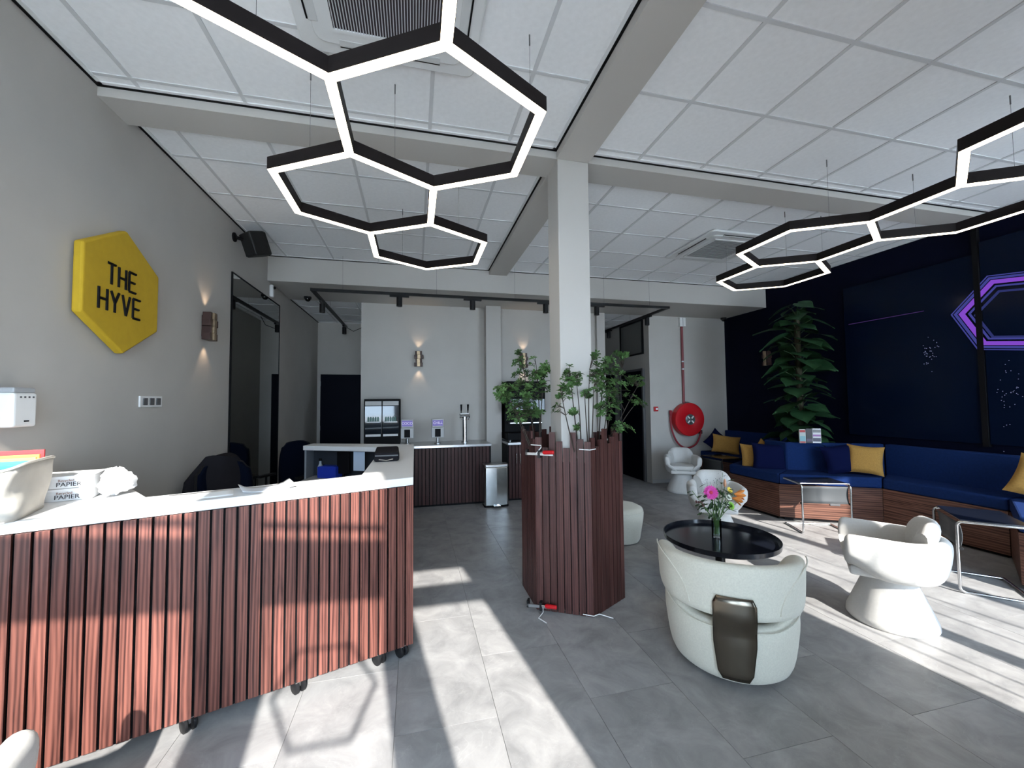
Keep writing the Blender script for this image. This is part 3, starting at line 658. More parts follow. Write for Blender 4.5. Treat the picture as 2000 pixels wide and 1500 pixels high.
soil = MB(); ring_o = [HC+(v-HC)*0.91 for v in hexv]; ring_i = [(1.10, 2.97), (1.375, 2.97), (1.375, 3.23), (1.10, 3.23)]
soil.prism([tuple(v) for v in ring_o], 0.95, 1.02)
SOIL = mat('potting_soil', (0.02, 0.015, 0.012), 0.95, bump=1.0, bscale=60)
soil.build('soil', SOIL, pl)
# clamps and cable ties
def clamp(lab, c, yaw):
    t = thing('bar_clamp', lab, 'clamp', c, yaw)
    MB().box(-0.10, 0.12, -0.004, 0.004, -0.010, 0.010).build('rail', STEEL, t)
    MB().box(-0.10, -0.085, -0.004, 0.05, -0.016, 0.03).build('fixed_jaw', BLACKM, t)
    MB().box(0.0, 0.018, -0.012, 0.05, -0.03, 0.03).build('sliding_jaw', BLACKM, t)
    MB().tube([(0.018, -0.01, 0.012), (0.045, -0.015, 0.014)], 0.006, 8).build('spindle', CHROME, t)
    MB().tube([(0.045, -0.015, 0.014), (0.055, -0.017, 0.015), (0.13, -0.03, 0.02), (0.135, -0.03, 0.02)], [0.010, 0.016, 0.015, 0.008], 10).build('handle', RED, t, smooth=True)
v5 = hexv[5]; e5 = (hexv[0]-hexv[5]).normalized(); n5 = Vector((e5.y, -e5.x))
if n5.y > 0: n5 = -n5
cpos = v5+e5*0.03+n5*0.035
clamp('upper red-handled bar clamp on the planter slats', (cpos.x, cpos.y, 1.195), math.atan2(e5.y, e5.x)-0.05)
clamp('lower red-handled bar clamp at the foot of the planter', (cpos.x, cpos.y, 0.048), math.atan2(e5.y, e5.x)+0.05)
def tie(lab, pts):
    o = MB().tube(pts, 0.0035, 6).build('cable_tie', PLW, smooth=True); tag(o, lab, 'cable tie')
def pp(f_pt, off, z): v = f_pt+n5*off; return (v.x, v.y, z)
tie('white cable tie above the upper clamp', [pp(v5+e5*-0.03, 0.012, 1.262), pp(v5+e5*0.05, 0.008, 1.258), pp(v5+e5*0.055, 0.03, 1.245), pp(v5+e5*0.02, 0.05, 1.20)])
v0 = hexv[0]; e0 = (hexv[1]-hexv[0]).normalized()
tie('white cable tie round the top of the planter corner', [pp(v0-e5*0.09, 0.006, 1.235), pp(v0-e5*0.01, 0.010, 1.232), (v0.x+e0.x*0.05, v0.y+e0.y*0.05-0.012, 1.236)])
tie('white cable tie at the bottom of the planter corner', [pp(v0-e5*0.08, 0.008, 0.02), pp(v0, 0.012, 0.018), (v0.x+e0.x*0.05, v0.y+e0.y*0.05-0.02, 0.02), (v0.x+0.13, v0.y-0.05, 0.006)])
tie('white cable tie trailing on the floor by the lower clamp', [pp(v5+e5*0.05, 0.012, 0.03), pp(v5+e5*0.06, 0.05, 0.015), pp(v5+e5*0.04, 0.12, 0.005), pp(v5+e5*0.11, 0.17, 0.005)])

# ------------------------------------------------------------------ shrubs
def leaf_geo(b, p, d, up, L, W):
    d = d.normalized(); s_ = d.cross(up); s_ = s_.normalized() if s_.length > 1e-4 else Vector((1, 0, 0)); n_ = s_.cross(d)
    pts = [p, p+d*L*0.45+s_*W*0.36+n_*L*0.06, p+d*L*0.78+s_*W*0.5+n_*L*0.04, p+d*L-n_*L*0.02, p+d*L*0.78-s_*W*0.5+n_*L*0.04, p+d*L*0.45-s_*W*0.36+n_*L*0.06]
    mid = p+d*L*0.5
    b.add(pts+[mid], [(0, 1, 6), (1, 2, 6), (2, 3, 6), (3, 4, 6), (4, 5, 6), (5, 0, 6)])
def shrub(lab, base, stems, blobs, seed, group):
    random.seed(seed)
    t = wthing('leafy_shrub', lab, 'plant', base, group)
    st = MB(); pts_all = []
    B0 = Vector(base)
    for tip in stems:
        tip = Vector(tip); ctrl = B0.lerp(tip, 0.5)+Vector((random.uniform(-.04, .04), random.uniform(-.04, .04), 0.06)); path = []
        for i in range(13):
            u = i/12; path.append(B0*(1-u)**2+ctrl*2*u*(1-u)+tip*u*u)
        st.tube(path, [0.007*(1-0.7*i/12) for i in range(13)], 6); pts_all += path[4:]
    lf = MB()
    for (c, rad, n) in blobs:
        c = Vector(c); n = int(n*1.25)
        for _ in range(n):
            while True:
                o = Vector((random.uniform(-1, 1), random.uniform(-1, 1), random.uniform(-1, 1)))
                if o.length < 1: break
            tip = c+Vector((o.x*rad[0], o.y*rad[1], o.z*rad[2]))
            near = min(pts_all, key=lambda q: (q-tip).length+0.35*max(0, q.z-tip.z+0.03))
            mid = near.lerp(tip, 0.55)+Vector((0, 0, 0.015))
            st.tube([near, mid, tip], [0.0028, 0.002, 0.0014], 4)
            k = random.randint(5, 7); a0 = random.uniform(0, 6.28); ax = (tip-near).normalized(); ax = (ax+Vector((0, 0, 0.8))).normalized()
            s1 = ax.cross(Vector((1, 0.3, 0))).normalized(); s2 = ax.cross(s1)
            for q in range(k):
                a = a0+2*PI*q/k; d = (s1*math.cos(a)+s2*math.sin(a))+ax*random.uniform(0.0, 0.6)
                leaf_geo(lf, tip, d, ax, random.uniform(0.026, 0.043), random.uniform(0.015, 0.022))
            for q in range(2):
                p_ = mid.lerp(tip, random.random()); leaf_geo(lf, p_, Vector((random.uniform(-1, 1), random.uniform(-1, 1), random.uniform(-.1, .5))), Vector((0, 0, 1)), random.uniform(0.028, 0.042), 0.020)
    st.build('stem', TWIG, t, smooth=True)
    o = lf.build('foliage', LEAF, t); o['kind'] = 'stuff'
    return t
GS = 'shrubs in the hexagonal planter'
def q3(x, y, Y): v = ony(x, y, Y); return (v.x, v.y, v.z)
shrub('bushy green shrub in the planter left of the column', (1.00, 3.22, 1.02),
      [q3(1020, 705, 3.25), q3(1045, 695, 3.35), q3(985, 765, 3.2), q3(1065, 715, 3.3), q3(1005, 800, 3.1)],
      [(q3(1040, 730, 3.3), (0.16, 0.14, 0.14), 30), (q3(1015, 770, 3.2), (0.19, 0.15, 0.11), 46), (q3(985, 768, 3.15), (0.10, 0.09, 0.06), 14), (q3(1022, 803, 3.15), (0.16, 0.12, 0.09), 40), (q3(1065, 740, 3.3), (0.09, 0.10, 0.14), 22), (q3(1012, 700, 3.3), (0.06, 0.05, 0.07), 8)], 11, GS)
shrub('slim shrub in the planter in front of the column', (1.245, 2.928, 1.02),
      [q3(1112, 720, 2.86), q3(1125, 740, 2.86), q3(1095, 760, 2.84)],
      [(q3(1118, 735, 2.86), (0.075, 0.05, 0.09), 20), (q3(1105, 765, 2.84), (0.07, 0.05, 0.07), 16), (q3(1131, 836, 2.88), (0.03, 0.02, 0.02), 3), (q3(1120, 805, 2.88), (0.04, 0.02, 0.03), 4), (q3(1085, 800, 2.88), (0.02, 0.02, 0.03), 4)], 12, GS)
shrub('small shrub in the planter at the right front edge of the column', (1.325, 2.930, 1.02),
      [q3(1152, 720, 2.9), q3(1160, 755, 2.9), q3(1142, 765, 2.88)],
      [(q3(1150, 765, 2.9), (0.05, 0.04, 0.05), 9), (q3(1165, 735, 2.95), (0.06, 0.05, 0.12), 14), (q3(1163, 690, 3.0), (0.025, 0.03, 0.06), 5)], 13, GS)
shrub('leafy green shrub in the planter right of the column', (1.52, 3.20, 1.02),
      [q3(1185, 700, 3.2), q3(1215, 720, 3.2), q3(1245, 755, 3.15), q3(1190, 770, 3.1), q3(1240, 790, 3.15), q3(1205, 830, 3.1)],
      [(q3(1190, 725, 3.2), (0.13, 0.12, 0.16), 30), (q3(1200, 765, 3.15), (0.15, 0.12, 0.12), 34), (q3(1240, 745, 3.2), (0.09, 0.08, 0.06), 14), (q3(1245, 785, 3.15), (0.07, 0.06, 0.05), 9), (q3(1185, 800, 3.1), (0.10, 0.09, 0.09), 18), (q3(1215, 835, 3.1), (0.11, 0.07, 0.05), 14), (q3(1215, 695, 3.3), (0.08, 0.06, 0.06), 9)], 14, GS)

# ================================================================== LOUNGE CHAIRS
def u_path(n_arm, n_arc, hw, yf, yc):
    pts = []
    for i in range(n_arm): pts.append((Vector((-hw, yf+(yc-yf)*i/n_arm)), Vector((-1, 0))))
    for i in range(n_arc+1):
        a = PI+PI*i/n_arc; pts.append((Vector((hw*math.cos(a), yc+hw*math.sin(a))), Vector((math.cos(a), math.sin(a)))))
    for i in range(1, n_arm+1): pts.append((Vector((hw, yc+(yf-yc)*i/n_arm)), Vector((1, 0))))
    return pts
def tub_chair(lab, loc, rz, group='white tub chairs on conical bases'):
    t = thing('tub_chair', lab, 'chair', loc, rz, group)
    MB().lathe([(0, 0), (0.245, 0), (0.255, 0.015), (0.25, 0.05), (0.135, 0.33), (0.13, 0.36), (0, 0.36)], 40).build('pedestal', WFAB, t, smooth=True, angle=60)
    path = u_path(5, 16, 0.235, 0.235, -0.035); rows = []; m = len(path)
    prof = [(-0.17, 0.325), (-0.06, 0.318), (0.000, 0.335), (0.035, 0.39), (0.055, 0.48), (0.065, 0.57), (0.060, 0.612), (0.035, 0.632), (0.005, 0.630), (-0.022, 0.605), (-0.028, 0.55), (-0.030, 0.45), (-0.06, 0.39)]
    for i, (p, nn) in enumerate(path):
        u = abs(2*i/(m-1)-1); rr = []
        for (o, z) in prof:
            z2 = z
            if z > 0.5: z2 = z+0.02*(u > 0.6)*(u-0.6)
            if z < 0.4: z2 = z+0.10*max(0, u-0.75)/0.25*(1 if o > -0.1 else 0.3)
            q = p+nn*o; rr.append((q.x, q.y, z2))
        rows.append(rr)
    def cap(row, dy):
        c = [sum(v[k] for v in row)/len(row) for k in range(3)]
        return [[(c[0]+(v[0]-c[0])*s_, v[1]+dy*q_, c[2]+(v[2]-c[2])*s_) for v in row] for s_, q_ in ((0.86, 0.7), (0.4, 1.0))]
    c0 = cap(rows[0], 0.03); c1 = cap(rows[-1], 0.03)
    rows = [c0[1], c0[0]]+rows+[c1[0], c1[1]]
    b = MB(); b.grid(rows, closed_v=True); k = len(prof)
    b.add(rows[0], [tuple(range(k))]); b.add(rows[-1], [tuple(range(k))[::-1]])
    sh = b.build('shell', WFAB, t, subsurf=1)
    # seat pan closes the bowl
    pan = [(x*0.21, 0.20 if y > 0 else 0, 0) for x, y in ()]
    ps = [(-0.20, 0.235), (0.20, 0.235)]+[(0.21*math.cos(a), -0.035+0.21*math.sin(a)) for a in [-PI*i/12 for i in range(13)]]
    MB().prism(ps, 0.335, 0.40).build('seat_pan', WFAB, t, bevel=0.02, seg=3)
    ps = [(-0.195, 0.25), (0.195, 0.25)]+[(0.195*math.cos(a), -0.035+0.195*math.sin(a)) for a in [-PI*i/12 for i in range(13)]]
    MB().prism(ps, 0.40, 0.475).build('seat_cushion', WFAB, t, bevel=0.025, seg=3, smooth=True)
    rows = []
    for i in range(11):
        a = -PI/2+(-0.95+1.9*i/10); rr = []
        for (o, z) in ((0.155, 0.46), (0.125, 0.55), (0.135, 0.66), (0.165, 0.735), (0.21, 0.755), (0.245, 0.73), (0.245, 0.65), (0.21, 0.55), (0.195, 0.47)):
            edge = 1-0.25*max(0, abs(i-5)/5-0.6)
            zz = 0.46+(z-0.46)*(1-0.22*max(0, abs(i-5)/5-0.75)/0.25)
            rr.append((o*math.cos(a)*1.04, -0.035+o*math.sin(a), zz))
        rows.append(rr)
    b = MB(); b.grid(rows, closed_v=True); b.add(rows[0], [tuple(range(9))]); b.add(rows[-1], [tuple(range(9))[::-1]])
    b.build('back_cushion', WFAB, t, subsurf=1)
    return t
def face(dx, dy): return math.atan2(dy, dx)-PI/2
tc = tub_chair('sunlit white tub chair beside the right chrome side table', (3.35, 2.28, 0), face(-0.66, 0.75))
dup(tc, 'white tub chair facing the camera just behind the flower vase', (3.39, 4.08, 0), face(-0.52, -0.85))
dup(tc, 'small white tub chair below the red hose reel', (4.55, 6.26, 0), face(-0.50, -0.87))
dup(tc, 'white tub chair cut off at the bottom left corner', (-1.33, 1.27, 0), face(-0.25, 0.97))
# barrel chair with the bronze plate
bc = thing('barrel_chair', 'cream boucle barrel chair seen from behind with bronze plate', 'chair', (1.915, 2.215, 0), face(0.60, 0.80))
R_, YC = 0.335, -0.02
path = u_path(6, 20, R_, 0.27, YC); m = len(path); rows = []
for i, (p, nn) in enumerate(path):
    u = abs(2*i/(m-1)-1); zt = 0.352+0.178*(max(0, min(1, (u-0.25)/0.35)))**1.5*(3-2*max(0, min(1, (u-0.25)/0.35)))/1.0*0.5
    rr = []
    for (o, z) in ((-0.22, 0.035), (-0.05, 0.03), (-0.01, 0.045), (0.012, 0.12), (0.028, 0.25), (0.036, 0.31), (0.030, zt), (0.012, zt+0.016), (-0.015, zt+0.02), (-0.05, zt+0.005), (-0.06, zt-0.03), (-0.06, 0.28), (-0.10, 0.25)):
        q = p+nn*o; rr.append((q.x, q.y, z))
    rows.append(rr)
def capf(row, dy):
    c = [sum(v[k] for v in row)/len(row) for k in range(3)]
    return [[(c[0]+(v[0]-c[0])*s_, v[1]+dy*q_, c[2]+(v[2]-c[2])*s_) for v in row] for s_, q_ in ((0.88, 0.7), (0.5, 1.0))]
c0 = capf(rows[0], 0.035); c1 = capf(rows[-1], 0.035); rows = [c0[1], c0[0]]+rows+[c1[0], c1[1]]
b = MB(); b.grid(rows, closed_v=True); b.add(rows[0], [tuple(range(13))]); b.add(rows[-1], [tuple(range(13))[::-1]])
b.build('body', BOUCLE, bc, subsurf=1)
ps = [(-0.26, 0.28), (0.26, 0.28)]+[(0.26*math.cos(a), YC+0.26*math.sin(a)) for a in [-PI*i/12 for i in range(13)]]
MB().prism(ps, 0.035, 0.34).build('seat_base', BOUCLE, bc, bevel=0.02)
MB().prism([(x*0.99, y*0.99+0.01) for x, y in ps], 0.34, 0.44).build('seat_cushion', BOUCLE, bc, bevel=0.03, seg=3, smooth=True)
MB().lathe([(0, 0), (0.25, 0), (0.25, 0.032), (0, 0.032)], 32, (0, 0.0, 0)).build('base_plate', BLACK, bc)
rows = []; nb = 25; A0 = 1.62
for i in range(nb):
    w_ = (-1+2*i/(nb-1)); a = -PI/2+A0*w_; e = max(0, abs(w_)-0.55)/0.45
    ztop = 0.705-0.03*abs(w_)**2-0.02*e; zb = 0.412+0.060*e*e
    rr = []
    for (o, z) in ((R_+0.005, zb), (R_+0.062, zb+0.003), (R_+0.070, zb+0.02), (R_+0.074, 0.58), (R_+0.078, ztop-0.02), (R_+0.066, ztop), (R_+0.030, ztop+0.006), (R_-0.02, ztop-0.015), (R_-0.055, ztop-0.08), (R_-0.075, 0.56), (R_-0.075, zb+0.02), (R_-0.06, zb)):
        rr.append((o*math.cos(a), YC+o*math.sin(a)+(0.05*e if abs(w_) > 0.55 else 0), z))
    rows.append(rr)
def capr(row):
    c = [sum(v[k] for v in row)/len(row) for k in range(3)]
    return [[(c[0]+(v[0]-c[0])*s_, c[1]+(v[1]-c[1])*s_+d_, c[2]+(v[2]-c[2])*s_) for v in row] for s_, d_ in ((0.9, 0.022), (0.55, 0.036))]
c0 = capr(rows[0]); c1 = capr(rows[-1]); rows2 = [c0[1], c0[0]]+rows+[c1[0], c1[1]]
b = MB(); b.grid(rows2, closed_v=True); b.add(rows2[0], [tuple(range(12))]); b.add(rows2[-1], [tuple(range(12))[::-1]])
b.build('back_band', BOUCLE, bc, subsurf=1)
for sx in (-1, 1):
    pts = []
    for i in range(15):
        u = i/14; a = -PI/2+sx*(0.58+0.95*(u**1.6)); z = 0.455+0.225*(1-(1-u)**2.2); o = R_+0.070+0.006*((z-0.43)/0.3)
        pts.append((o*math.cos(a), YC+o*math.sin(a), z))
    MB().tube(pts, 0.004, 6).build('piping', BOUCLE, bc, smooth=True)
pts = []
for i in range(41):
    w_ = -1+i/20; a = -PI/2+1.75*w_; pts.append(((R_+0.041)*math.cos(a), YC+(R_+0.041)*math.sin(a), 0.350+0.16*max(0, abs(w_)-0.30)**1.5*1.6))
MB().tube(pts, 0.004, 6).build('piping', BOUCLE, bc, smooth=True)
rows = []
for i in range(13):
    z = 0.085+(0.545-0.085)*i/12; hwid = (0.082+0.024*min(1, (z-0.085)/0.2)); 
    if i in (0, 12): hwid -= 0.018
    o = R_+(0.020+0.028*min(1, z/0.30) if z < 0.36 else 0.080)
    if 0.36 <= z < 0.41: o = R_+0.066
    rows.append([((o*math.sin(hwid/o*u)), YC-o*math.cos(hwid/o*u), z) for u in [q/5 for q in range(-5, 6)]])
b = MB(); b.grid(rows); pb_ = b.build('back_plate', BRONZE, bc, smooth=True, angle=180)
s = pb_.modifiers.new('solid', 'SOLIDIFY'); s.thickness = 0.005; s.offset = 1
# ottoman
ot = thing('ottoman', 'low cream ottoman half hidden behind the planter', 'ottoman', (2.30, 4.32, 0), 0.2)
MB().lathe([(0, 0.012), (0.21, 0.012), (0.225, 0.04), (0.262, 0.26), (0.268, 0.33), (0.255, 0.375), (0.20, 0.402), (0, 0.410)], 40).build('body', BOUCLE, ot, smooth=True, angle=60)
MB().lathe([(0, 0), (0.19, 0), (0.19, 0.014), (0, 0.014)], 30).build('base_plate', BLACK, ot)
MB().tube([(0.262*math.cos(a), 0.262*math.sin(a), 0.352) for a in [2*PI*i/40 for i in range(40)]], 0.004, 6, True).build('piping', BOUCLE, ot, smooth=True)
# ================================================================== COFFEE TABLE, VASE AND FLOWERS
TCX, TCY, TZ = 2.615, 3.10, 0.40
ct = thing('coffee_table', 'round black tray-top coffee table with glossy surface', 'table', (TCX, TCY, 0))
MB().lathe([(0, 0.360), (0.44, 0.360), (0.462, 0.372), (0.465, 0.41), (0.458, 0.41), (0.452, 0.376), (0, 0.374)], 64).build('tray_top', TABLEB, ct, smooth=True, angle=30)
MB().lathe([(0, 0.0), (0.27, 0.0), (0.27, 0.012), (0.05, 0.02), (0.04, 0.04), (0.04, 0.34), (0.16, 0.36), (0, 0.36)], 40).build('pedestal', BLACKM, ct, smooth=True, angle=30)
vb = onz(1400, 1049, 0.374); VX, VY, VZ = vb.x, vb.y, 0.3745
va = thing('glass_vase', 'clear glass cylinder vase on the black coffee table', 'vase', (VX, VY, VZ))
MB().lathe([(0, 0), (0.040, 0), (0.040, 0.16), (0.036, 0.16), (0.036, 0.016), (0, 0.016)], 28).build('body', thin_glass('vase_glass', (0.93, 0.97, 0.96)), va, smooth=True, angle=30)
MB().lathe([(0, 0.0165), (0.0355, 0.0165), (0.0355, 0.10), (0, 0.10)], 28).build('water', thin_glass('vase_water', (0.90, 0.95, 0.92)), va, smooth=True, angle=30)
def stemmed(name, lab, cat, head, lean=0.3, group='cut flowers in the vase', r=0.003):
    t = wthing(name, lab, cat, (VX, VY, VZ+0.02), group)
    base = Vector((VX+random.uniform(-.018, .018), VY+random.uniform(-.018, .018), VZ+0.025)); top_ = Vector((VX+(head[0]-VX)*lean, VY+(head[1]-VY)*lean, VZ+0.16)); h = Vector(head)
    off = Vector((top_.x-VX, top_.y-VY, 0))
    if off.length > 0.028: off = off.normalized()*0.028
    top_.x, top_.y = VX+off.x, VY+off.y
    MB().tube([base, base.lerp(top_, 0.5), top_, top_.lerp(h, 0.5)+Vector((0, 0, 0.01)), h], r, 6).build('stem', STEMG, t, smooth=True)
    return t
random.seed(5)
def petals(b, c, axis, n, L, W, tilt, a0=0.0):
    axis = axis.normalized(); s1 = axis.cross(Vector((0, 0, 1)));
    if s1.length < 0.01: s1 = Vector((1, 0, 0))
    s1.normalize(); s2 = axis.cross(s1)
    for q in range(n):
        a = a0+2*PI*q/n; d = (s1*math.cos(a)+s2*math.sin(a))*math.cos(tilt)+axis*math.sin(tilt); leaf_geo(b, c, d, axis, L, W)
def fp(x, y, dy=0.0):
    return ony(x, y, VY+dy)
# gerbera
hc = fp(1388, 962, -0.05); t = stemmed('pink_gerbera', 'bright pink gerbera in the glass vase', 'flower', hc)
b = MB(); ax = Vector((-0.35, -0.9, 0.25)); petals(b, hc, ax, 18, 0.066, 0.020, 0.12); petals(b, hc+ax*0.004, ax, 14, 0.045, 0.016, 0.35, 0.1)
b.build('petals', mat('gerbera_pink', (0.62, 0.05, 0.33), 0.6), t)
MB().lathe([(0, 0.0), (0.016, 0.0), (0.014, 0.008), (0, 0.011)], 16, M=Matrix.Translation(hc+ax*0.006) @ ax.to_track_quat('Z', 'Y').to_matrix().to_4x4()).build('flower_disc', mat('gerbera_disc', (0.45, 0.03, 0.06), 0.8), t)
# orange lilies
for (x, y, lab, ax) in ((1432, 965, 'upper orange lily leaning right in the vase', Vector((0.9, -0.2, -0.05))), (1428, 972, 'lower orange lily leaning right in the vase', Vector((0.85, -0.5, -0.25)))):
    hc = fp(x, y, -0.02); t = stemmed('orange_lily', lab, 'flower', hc); b = MB(); petals(b, hc, ax, 6, 0.105, 0.034, 1.05); b.build('petals', mat('lily_orange', (0.80, 0.27, 0.055), 0.55), t)
hc = fp(1416, 948, 0.02); t = stemmed('lily_bud', 'closed peach lily bud at the top of the bouquet', 'flower', hc)
MB().lathe([(0, -0.02), (0.010, -0.01), (0.013, 0.02), (0.008, 0.05), (0, 0.062)], 12, hc).build('bud', mat('bud_peach', (0.62, 0.30, 0.17), 0.6), t, smooth=True)
hc = fp(1424, 958, -0.04); t = stemmed('yellow_blossom', 'small yellow blossom in the middle of the bouquet', 'flower', hc); b = MB(); petals(b, hc, Vector((0.2, -0.8, 0.5)), 9, 0.034, 0.016, 0.3); b.build('petals', mat('blossom_yellow', (0.80, 0.58, 0.06), 0.6), t)
hc = fp(1423, 972, -0.06); t = stemmed('white_rose', 'small white rose below the yellow blossom', 'flower', hc)
b = MB(); [petals(b, hc, Vector((0, -0.8, 0.6)), 6, 0.030-0.004*k, 0.026, 0.2+0.35*k, k*0.5) for k in range(4)]; b.build('petals', mat('rose_white', (0.75, 0.76, 0.66), 0.6), t)
hc = fp(1428, 988, -0.05); t = stemmed('green_chrysanthemum', 'lime green chrysanthemum low on the right of the bouquet', 'flower', hc)
b = MB(); [petals(b, hc, Vector((0.3, -0.8, 0.3)), 14-2*k, 0.042-0.006*k, 0.012, 0.0+0.3*k, k*0.4) for k in range(5)]; b.build('petals', mat('chrysanthemum_green', (0.30, 0.58, 0.09), 0.6), t)
hc = fp(1366, 980, 0.0); t = stemmed('dark_leaf_spray', 'dark red leaf spray hanging to the left of the bouquet', 'foliage', hc); b = MB()
for q in range(4): leaf_geo(b, hc+Vector((random.uniform(-.02, .03), 0, random.uniform(-.01, .02))), Vector((random.uniform(-1, 0.5), -0.3, random.uniform(-.6, .3))), Vector((0, -1, 0.2)), 0.045, 0.026)
b.build('leaves', mat('dark_red_leaf', (0.075, 0.02, 0.016), 0.6), t)
for (x, y, lab) in ((1412, 922, 'tall dried twig with tiny buds above the bouquet'), (1400, 936, 'thin grey twig at the back of the bouquet'), (1380, 940, 'fine pale twig on the left of the bouquet')):
    hc = fp(x, y, 0.05); t = stemmed('dried_twig', lab, 'foliage', hc, r=0.0012); b = MB()
    for q in range(26):
        p_ = hc+Vector((random.uniform(-.03, .03), random.uniform(-.03, .03), random.uniform(-.06, .015))); leaf_geo(b, p_, Vector((random.uniform(-1, 1), random.uniform(-1, 1), 0.6)), Vector((0, 0, 1)), 0.012, 0.005)
    b.build('buds', mat('twig_bud', (0.07, 0.06, 0.085), 0.8), t)
t = wthing('bouquet_greens', 'dark green leaves filling the middle of the bouquet', 'foliage', (VX, VY, VZ+0.02)); st = MB(); b = MB()
for q in range(84):
    x, y = random.gauss(1401, 17), random.gauss(974, 17); p_ = fp(x, y, random.uniform(-.06, .06)); p0 = Vector((VX+random.uniform(-.022, .022), VY+random.uniform(-.022, .022), VZ+0.03)); p1 = Vector((VX+random.uniform(-.025, .025), VY+random.uniform(-.025, .025), VZ+0.16))
    if q < 16: st.tube([p0, p1, p_], 0.0025, 5)
    leaf_geo(b, p_, Vector((p_.x-VX+random.uniform(-.04, .04), p_.y-VY+random.uniform(-.05, .02), random.uniform(-.09, .03))), Vector((0, 0, 1)), random.uniform(0.045, 0.085), random.uniform(0.020, 0.034))
st.build('stems', STEMG, t); o = b.build('leaves', mat('bouquet_leaf', (0.022, 0.055, 0.02), 0.6), t); o['kind'] = 'stuff'
# ================================================================== SIDE TABLES
def round_path(pts, r=0.04, n=5):
    pts = [Vector(p) for p in pts]; out = [pts[0]]
    for i in range(1, len(pts)-1):
        a = (pts[i-1]-pts[i]).normalized(); b = (pts[i+1]-pts[i]).normalized(); p0 = pts[i]+a*r; p2 = pts[i]+b*r
        for k in range(n+1):
            u = k/n; out.append(p0*(1-u)**2+pts[i]*2*u*(1-u)+p2*u*u)
    out.append(pts[-1]); return out
def side_table(lab, loc, rz, tube_m):
    # legs stand along local y = 0 at x = +-W; tray reaches towards +y
    t = thing('side_table', lab, 'side table', loc, rz, 'tubular side tables'); W, Dp, Hh = 0.26, 0.42, 0.59
    for sx in (-1, 1):
        MB().tube(round_path([(sx*W, Dp, 0.011), (sx*W, 0, 0.011), (sx*W, 0, Hh-0.012), (sx*W, Dp, Hh-0.012)]), 0.011, 10).build('leg_frame', tube_m, t, smooth=True)
    MB().tube([(-W, Dp, 0.011), (W, Dp, 0.011)], 0.011, 10).build('floor_bar', tube_m, t, smooth=True)
    MB().tube([(-W, 0.03, 0.36), (W, 0.03, 0.36)], 0.005, 8).build('cross_bar', tube_m, t, smooth=True)
    MB().box(-W-0.005, W+0.005, 0.02, Dp, Hh-0.004, Hh+0.006).build('table_top', TABLEB, t, bevel=0.003)
    rows = [[(sx, 0.02+0.015*math.sin(PI*(z-0.36)/0.20), z) for sx in (-W+0.012, W-0.012)] for z in [0.36+0.20*i/6 for i in range(7)]]
    b = MB(); b.grid(rows); o = b.build('magazine_sling', mat('sling_mesh', (0.05, 0.055, 0.06), 0.7), t, smooth=True); s = o.modifiers.new('solid', 'SOLIDIFY'); s.thickness = 0.004
    for sx in (-1, 1): MB().lathe([(0, -0.012), (0.012, -0.012), (0.012, 0.012), (0, 0.012)], 10, M=Matrix.Translation((sx*W, 0.018, 0.36)) @ Matrix.Rotation(PI/2, 4, 'Y')).build('clip', BLACKM, t)
    return t
s1 = side_table('chrome side table in front of the angled wooden bench', (4.72, 3.83, 0), math.atan2(-0.20, 0.48), CHROME)
dup(s1, 'chrome side table at the right edge behind the sunlit tub chair', (4.535, 2.625, 0), math.atan2(-0.33, -0.33)+0.0)
side_table('black side table at the far bench by the hose wall', (5.05, 6.14, 0), -PI/2, BLACKM)

# ================================================================== BANQUETTES
def lerp2(a, b, t): return (a[0]+(b[0]-a[0])*t, a[1]+(b[1]-a[1])*t)
def inset(poly, d):
    cx = sum(p[0] for p in poly)/len(poly); cy = sum(p[1] for p in poly)/len(poly); out = []
    for p in poly:
        v = Vector((cx-p[0], cy-p[1])); v.normalize(); out.append((p[0]+v.x*d, p[1]+v.y*d))
    return out
C1, C2, C3, C4 = (4.73, 4.48), (5.695, 3.90), (5.71, 2.80), (4.92, 2.36)
PJ, QJ, FE, FF = (5.15, 4.735), (6.10, 4.13), (5.90, 6.86), (5.34, 6.86)
S1, S2, PK, QK = (4.73, 5.36), (5.50, 5.82), (5.15, 5.105), (6.10, 5.70)
def board_face(parent, a, b_, z0, z1, th, m):
    a, b_ = Vector(a), Vector(b_); e = (b_-a).normalized(); L = (b_-a).length; aa = math.atan2(e.y, e.x)
    me = MB().box(0.002, L-0.002, 0.0, th, z0, z1).mesh('front_board', m); place('front_board', me, parent, (a.x, a.y, 0), (0, 0, aa))
def backrest(parent, a, b_, z0, z1, th):
    a, b_ = Vector(a), Vector(b_); e = (b_-a).normalized(); L = (b_-a).length
    me = MB().box(0, L, 0, th, z0, z1).mesh('backrest', NAVYF); place('backrest', me, parent, (a.x, a.y, 0), (0, 0, math.atan2(e.y, e.x)), bevel=0.015)
ZB, ZSEAT = 0.465, 0.600
b1 = wthing('banquette', 'angled navy upholstered bench with a wood front by the tall plant', 'bench', (5.2, 4.9, 0), 'navy banquette benches')
SEATS = [[C1, C2, QJ, PJ], [C1, PJ, PK, S1], [S1, PK, QK, S2]]
cb = MB(); [cb.prism(inset(p_, 0.03), 0.06, ZB) for p_ in SEATS]; cb.build('carcass', BLACK, b1)
cb = MB(); [cb.prism(inset(p_, 0.06), 0, 0.06) for p_ in SEATS]; cb.build('plinth', BLACK, b1)
board_face(b1, C1, C2, 0.035, ZB, 0.02, WALB); board_face(b1, S1, C1, 0.035, ZB, 0.02, WALB); board_face(b1, S2, S1, 0.035, ZB, 0.02, WALB)
for p_ in SEATS: MB().prism(inset(p_, 0.003), ZB+0.001, ZSEAT).build('seat_cushion', NAVYF, b1, bevel=0.022, seg=3)
